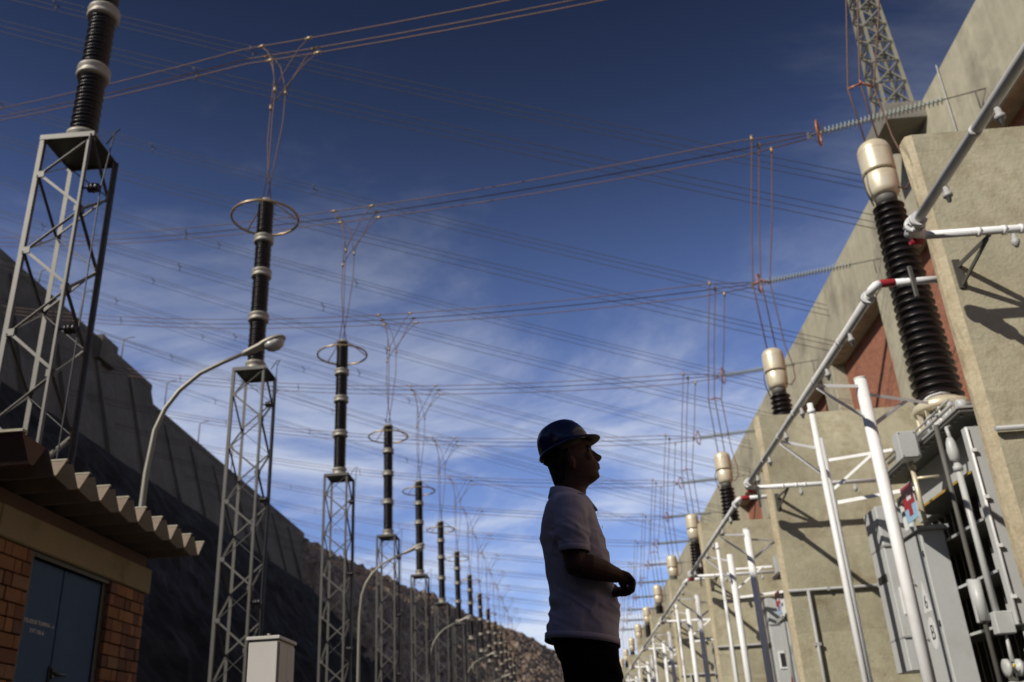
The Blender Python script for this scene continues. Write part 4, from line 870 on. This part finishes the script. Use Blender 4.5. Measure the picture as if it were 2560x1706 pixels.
# hair behind the ears
m = MB()
m.rings([sring(z, a, b, w, p=2.2) for z, a, b, w in [(1.535, .020, .060, .045), (1.548, .014, .080, .0605), (1.57, .008, .090, .0665), (1.60, .001, .092, .0735), (1.625, -.006, .098, .0775), (1.65, -.014, .116, .0795), (1.68, -.022, .142, .080), (1.72, -.026, .15, .079), (1.76, -.016, .14, .070)]])
fuse(m, .005, 2, 'hair', 'hair', man, lambda c: .0016 * noise.noise(c * 140))
# shirt
SH = [(.855, -.0695, .2405, .196), (.90, -.066, .2435, .194), (.946, -.0530, .246, .188), (1.0, -.0415, .249, .183), (1.058, -.0445, .250, .184), (1.12, -.048, .247, .19), (1.2, -.053, .2335, .198), (1.277, -.058, .2185, .206), (1.341, -.0568, .2025, .211), (1.39, -.045, .1930, .211), (1.425, -.033, .188, .196), (1.450, -.020, .184, .160), (1.468, -.008, .176, .120), (1.482, .003, .162, .086)]
m = MB(); m.rings([sring(z, a, b, w, p=2.35, tilt=-.14 if z < .93 else (-.03 if z < 1.42 else -.16)) for z, a, b, w in SH])
for s in (-1, 1): m.tube([(.076, PY + s * .145, 1.405), (.077, PY + s * .185, 1.385), (.077, PY + s * .215, 1.32), (.077, PY + s * .235, 1.26), (.078, PY + s * .245, 1.195)], [.070, .077, .071, .067, .063], 20)
def folds(c):
    w1 = math.exp(-((c.z - .985) / .055) ** 2); w2 = math.exp(-((c.z - 1.25) / .08) ** 2) * (1 if abs(c.y - PY) > .15 else .35)
    a = noise.noise(V((c.x * 7 + c.z * 5, c.y * 5, c.z * 24 + c.x * 9))) * (.010 * w1 + .008 * w2 + .0018)
    b = noise.noise(V((c.x * 9 - c.z * 6, c.y * 7, c.z * 7))) * .0055
    e = max(0, noise.noise(V((c.x * 16 + c.z * 9, c.y * 10 + 4, c.z * 11 - c.x * 14)))) * .007 * (.4 + w1 + w2)
    cr1 = (1 - abs(noise.noise(V((c.x * 6 + c.z * 3 + 7, c.y * 4, c.z * 17 + c.x * 11))))) ** 6
    cr2 = (1 - abs(noise.noise(V((c.x * 10 - c.z * 7, c.y * 8 + 3, c.z * 9 + c.x * 5))))) ** 8
    return 1.35 * a + 1.3 * b + 1.4 * e + .009 * cr1 * (.1 + .8 * w1 + w2) + .005 * cr2 * (.3 + w1 + w2) - .004
shirt = fuse(m, .007, 4, 'polo_shirt', 'shirt', man, folds)
# flared hem, cuffs, collar, placket
m = MB(); R0 = sring(.845, -.0745, .2430, .1985, p=2.35, tilt=-.14, n=40); R1 = sring(.873, -.0712, .2440, .1970, p=2.35, tilt=-.14, n=40); R2 = sring(.873, -.066, .239, .192, p=2.35, tilt=-.14, n=40); R3 = sring(.846, -.069, .237, .193, p=2.35, tilt=-.14, n=40)
def band(m, rr):
    n = len(rr[0]); L = len(rr); m.add([p for r in rr for p in r], [(i * n + k, i * n + (k + 1) % n, ((i + 1) % L) * n + (k + 1) % n, ((i + 1) % L) * n + k) for i in range(L) for k in range(n)], True)
band(m, [R0, R1, R2, R3]); m.build('hem', 'shirt', shirt)
for s in (-1, 1):
    def cr(z, r, dx=0): return [(.0785 + r * math.cos(2 * math.pi * k / 24), PY + s * .246 + r * math.sin(2 * math.pi * k / 24), z - .06 * r * math.cos(2 * math.pi * k / 24)) for k in range(24)]
    m = MB(); band(m, [cr(1.182, .0625), cr(1.184, .0645), cr(1.206, .0655), cr(1.208, .060), cr(1.184, .057)]); m.build('sleeve_cuff', 'shirt', shirt)
m = MB(); cols = []
def cring(rx, ry, dz, open_):
    r = []
    for k in range(40):
        th = 2 * math.pi * k / 40; c, s_ = math.cos(th), math.sin(th); x = .083 + rx * c - .004 * (c < -.3); fr = max(0, c) ** 2
        r.append((x + open_ * fr, PY + ry * s_, 1.517 - .30 * (x - .01) + dz - .012 * fr))
    return r
band(m, [cring(.070, .066, .002, 0), cring(.074, .070, .009, 0), cring(.083, .083, .003, .005), cring(.092, .102, -.030, .018), cring(.095, .108, -.044, .024), cring(.088, .101, -.046, .020), cring(.072, .074, -.012, .002)])
cl_ = m.build('collar', 'shirt', shirt)
m = MB(); pts = [(1.438, .182), (1.415, .1895), (1.38, .1965), (1.33, .2065), (1.29, .216)]
for i in range(len(pts) - 1):
    (z0, x0), (z1, x1) = pts[i], pts[i + 1]
    x0 -= .009; x1 -= .009
    m.add([(x0 + .000, PY - .016, z0), (x0 + .000, PY + .016, z0), (x1 + .000, PY + .016, z1), (x1 + .000, PY - .016, z1), (x0 + .0065, PY - .015, z0), (x0 + .0065, PY + .015, z0), (x1 + .0065, PY + .015, z1), (x1 + .0065, PY - .015, z1)], [(0, 1, 2, 3), (7, 6, 5, 4), (0, 4, 5, 1), (2, 6, 7, 3), (0, 3, 7, 4), (1, 5, 6, 2)])
m.build('placket', 'shirt', shirt)
for z, x in ((1.40, .2005), (1.335, .2135)):
    m = MB(); m.lathe([(.0055, 0), (.006, .001), (.0055, .002)], (x, PY, z), 10, 'x'); m.build('button', 'button', shirt)
# trousers, belt, shoes
m = MB(); m.rings([sring(z, a, b, w, p=2.3) for z, a, b, w in [(.775, -.012, .228, .172), (.80, -.018, .229, .181), (.835, -.036, .231, .184), (.872, -.048, .233, .182), (.91, -.04, .228, .175), (.95, -.03, .222, .168)]])
for s, dx in ((-1, 0), (1, .05)):
    m.rings([sring(z, a + dx * f, b + dx * f, w, PY + s * .094, p=2.2) for z, a, b, w, f in [(.04, -.01, .135, .068, 1), (.10, -.005, .13, .066, 1), (.28, -.01, .145, .072, 1), (.48, .015, .185, .080, .6), (.62, .004, .225, .088, .3), (.70, -.004, .236, .091, .15), (.76, -.006, .231, .093, .05), (.82, -.026, .226, .088, 0)]])
fuse(m, .008, 4, 'trousers', 'trousers', man, lambda c: .006 * noise.noise(V((c.x * 12, c.y * 12, c.z * 14))) + .004 * noise.noise(V((c.x * 20 + c.z * 20, c.y * 22, c.z * 30))))
for s, dx in ((-1, 0), (1, .05)):
    m = MB(); yc = PY + s * .096
    def sr(x, w, h): return [(x + dx, yc + w * math.cos(2 * math.pi * k / 14), max(0.0, h * .5 + h * .5 * math.sin(2 * math.pi * k / 14) * 1.06)) for k in range(14)]
    m.rings([sr(-.045, .022, .05), sr(-.03, .036, .09), (sr(.02, .041, .12)), sr(.07, .042, .115), sr(.12, .046, .085), sr(.18, .049, .062), sr(.225, .040, .05), sr(.248, .018, .034)]); m.build('shoe', 'shoe', man)
# hard hat
ha = math.radians(18.6); hc = V((.077, PY, 1.7115)); hx = V((math.cos(ha), 0, math.sin(ha))); hz = V((-math.sin(ha), 0, math.cos(ha)))
def hp(x, y, z): return hc + hx * x + V((0, 1, 0)) * y + hz * z
def hring(a, grow=0.0, nn=72):
    s_ = math.cos(a) ** .72; h = .1235 * math.sin(a) ** .98; r = []
    for k in range(nn):
        th = 2 * math.pi * k / nn; c, s = math.cos(th), math.sin(th); x, y = (.1215 + grow) * c * s_, (.108 + grow) * s * s_
        rid = .0055 * max(0, min(1, (.020 - abs(y)) / .004)) * max(0, min(1, (a - .25) / .2)) * max(0, min(1, (.092 - x) / .006))
        rid += .0035 * max(0, min(1, (.012 - abs(abs(y) - .048)) / .004)) * max(0, min(1, (a - .35) / .2)) * max(0, min(1, (.06 - x) / .006))
        r.append(hp(x, y, h * (1 + grow * 8) + rid))
    return r
m = MB(); aa = [i * math.pi / 2 / 22 for i in range(22)] + [1.555]
m.rings([hring(a) for a in aa]); hat = m.build('hard_hat', 'hat', man)
def brim(f, dz, k0=72):
    r = []
    for k in range(k0):
        th = 2 * math.pi * k / k0; c, s = math.cos(th), math.sin(th); ext = .009 + .038 * max(0, c) ** 1.6; q = f
        r.append(hp((.1215 + ext * q) * c, (.108 + ext * .8 * q) * s, dz - .006 * q * q - .010 * q * max(0, c) ** 2 - .004 * q * max(0, -c)))
    return r
m = MB(); band(m, [brim(-.05, .003), brim(.5, .003), brim(1, .001), brim(1.05, -.002), brim(1, -.005), brim(.5, -.003), brim(-.05, -.003)]); m.build('brim', 'hat', hat)
m = MB(); band(m, [brim(.92, -.0062), brim(.35, -.0045), brim(-.05, -.004), brim(-.05, -.007), brim(.92, -.0072)]); m.build('lining', 'lining', hat)
m = MB(); m.rings([[hp(.098 * math.cos(2 * math.pi * k / 32), .084 * math.sin(2 * math.pi * k / 32), z) for k in range(32)] for z in (-.026, .02)]); m.build('head_band', 'strap', hat)
m = MB(); m.tube([hp(-.098, 0, -.018), hp(-.112, 0, -.035), hp(-.098, .0, -.050), hp(-.085, .02, -.052)], [.008, .010, .010, .008], 8); m.build('ratchet_knob', 'strap', hat)
for s in (-1, 1):
    m = MB(); m.bbox((-.012, -.002, -.008), (.012, .002, .010), .002); m.v = [tuple(hp(p[0] - .035, s * .1075 * .965 + p[1], p[2] + .022)) for p in m.v]; m.build('side_slot', 'strap', hat)
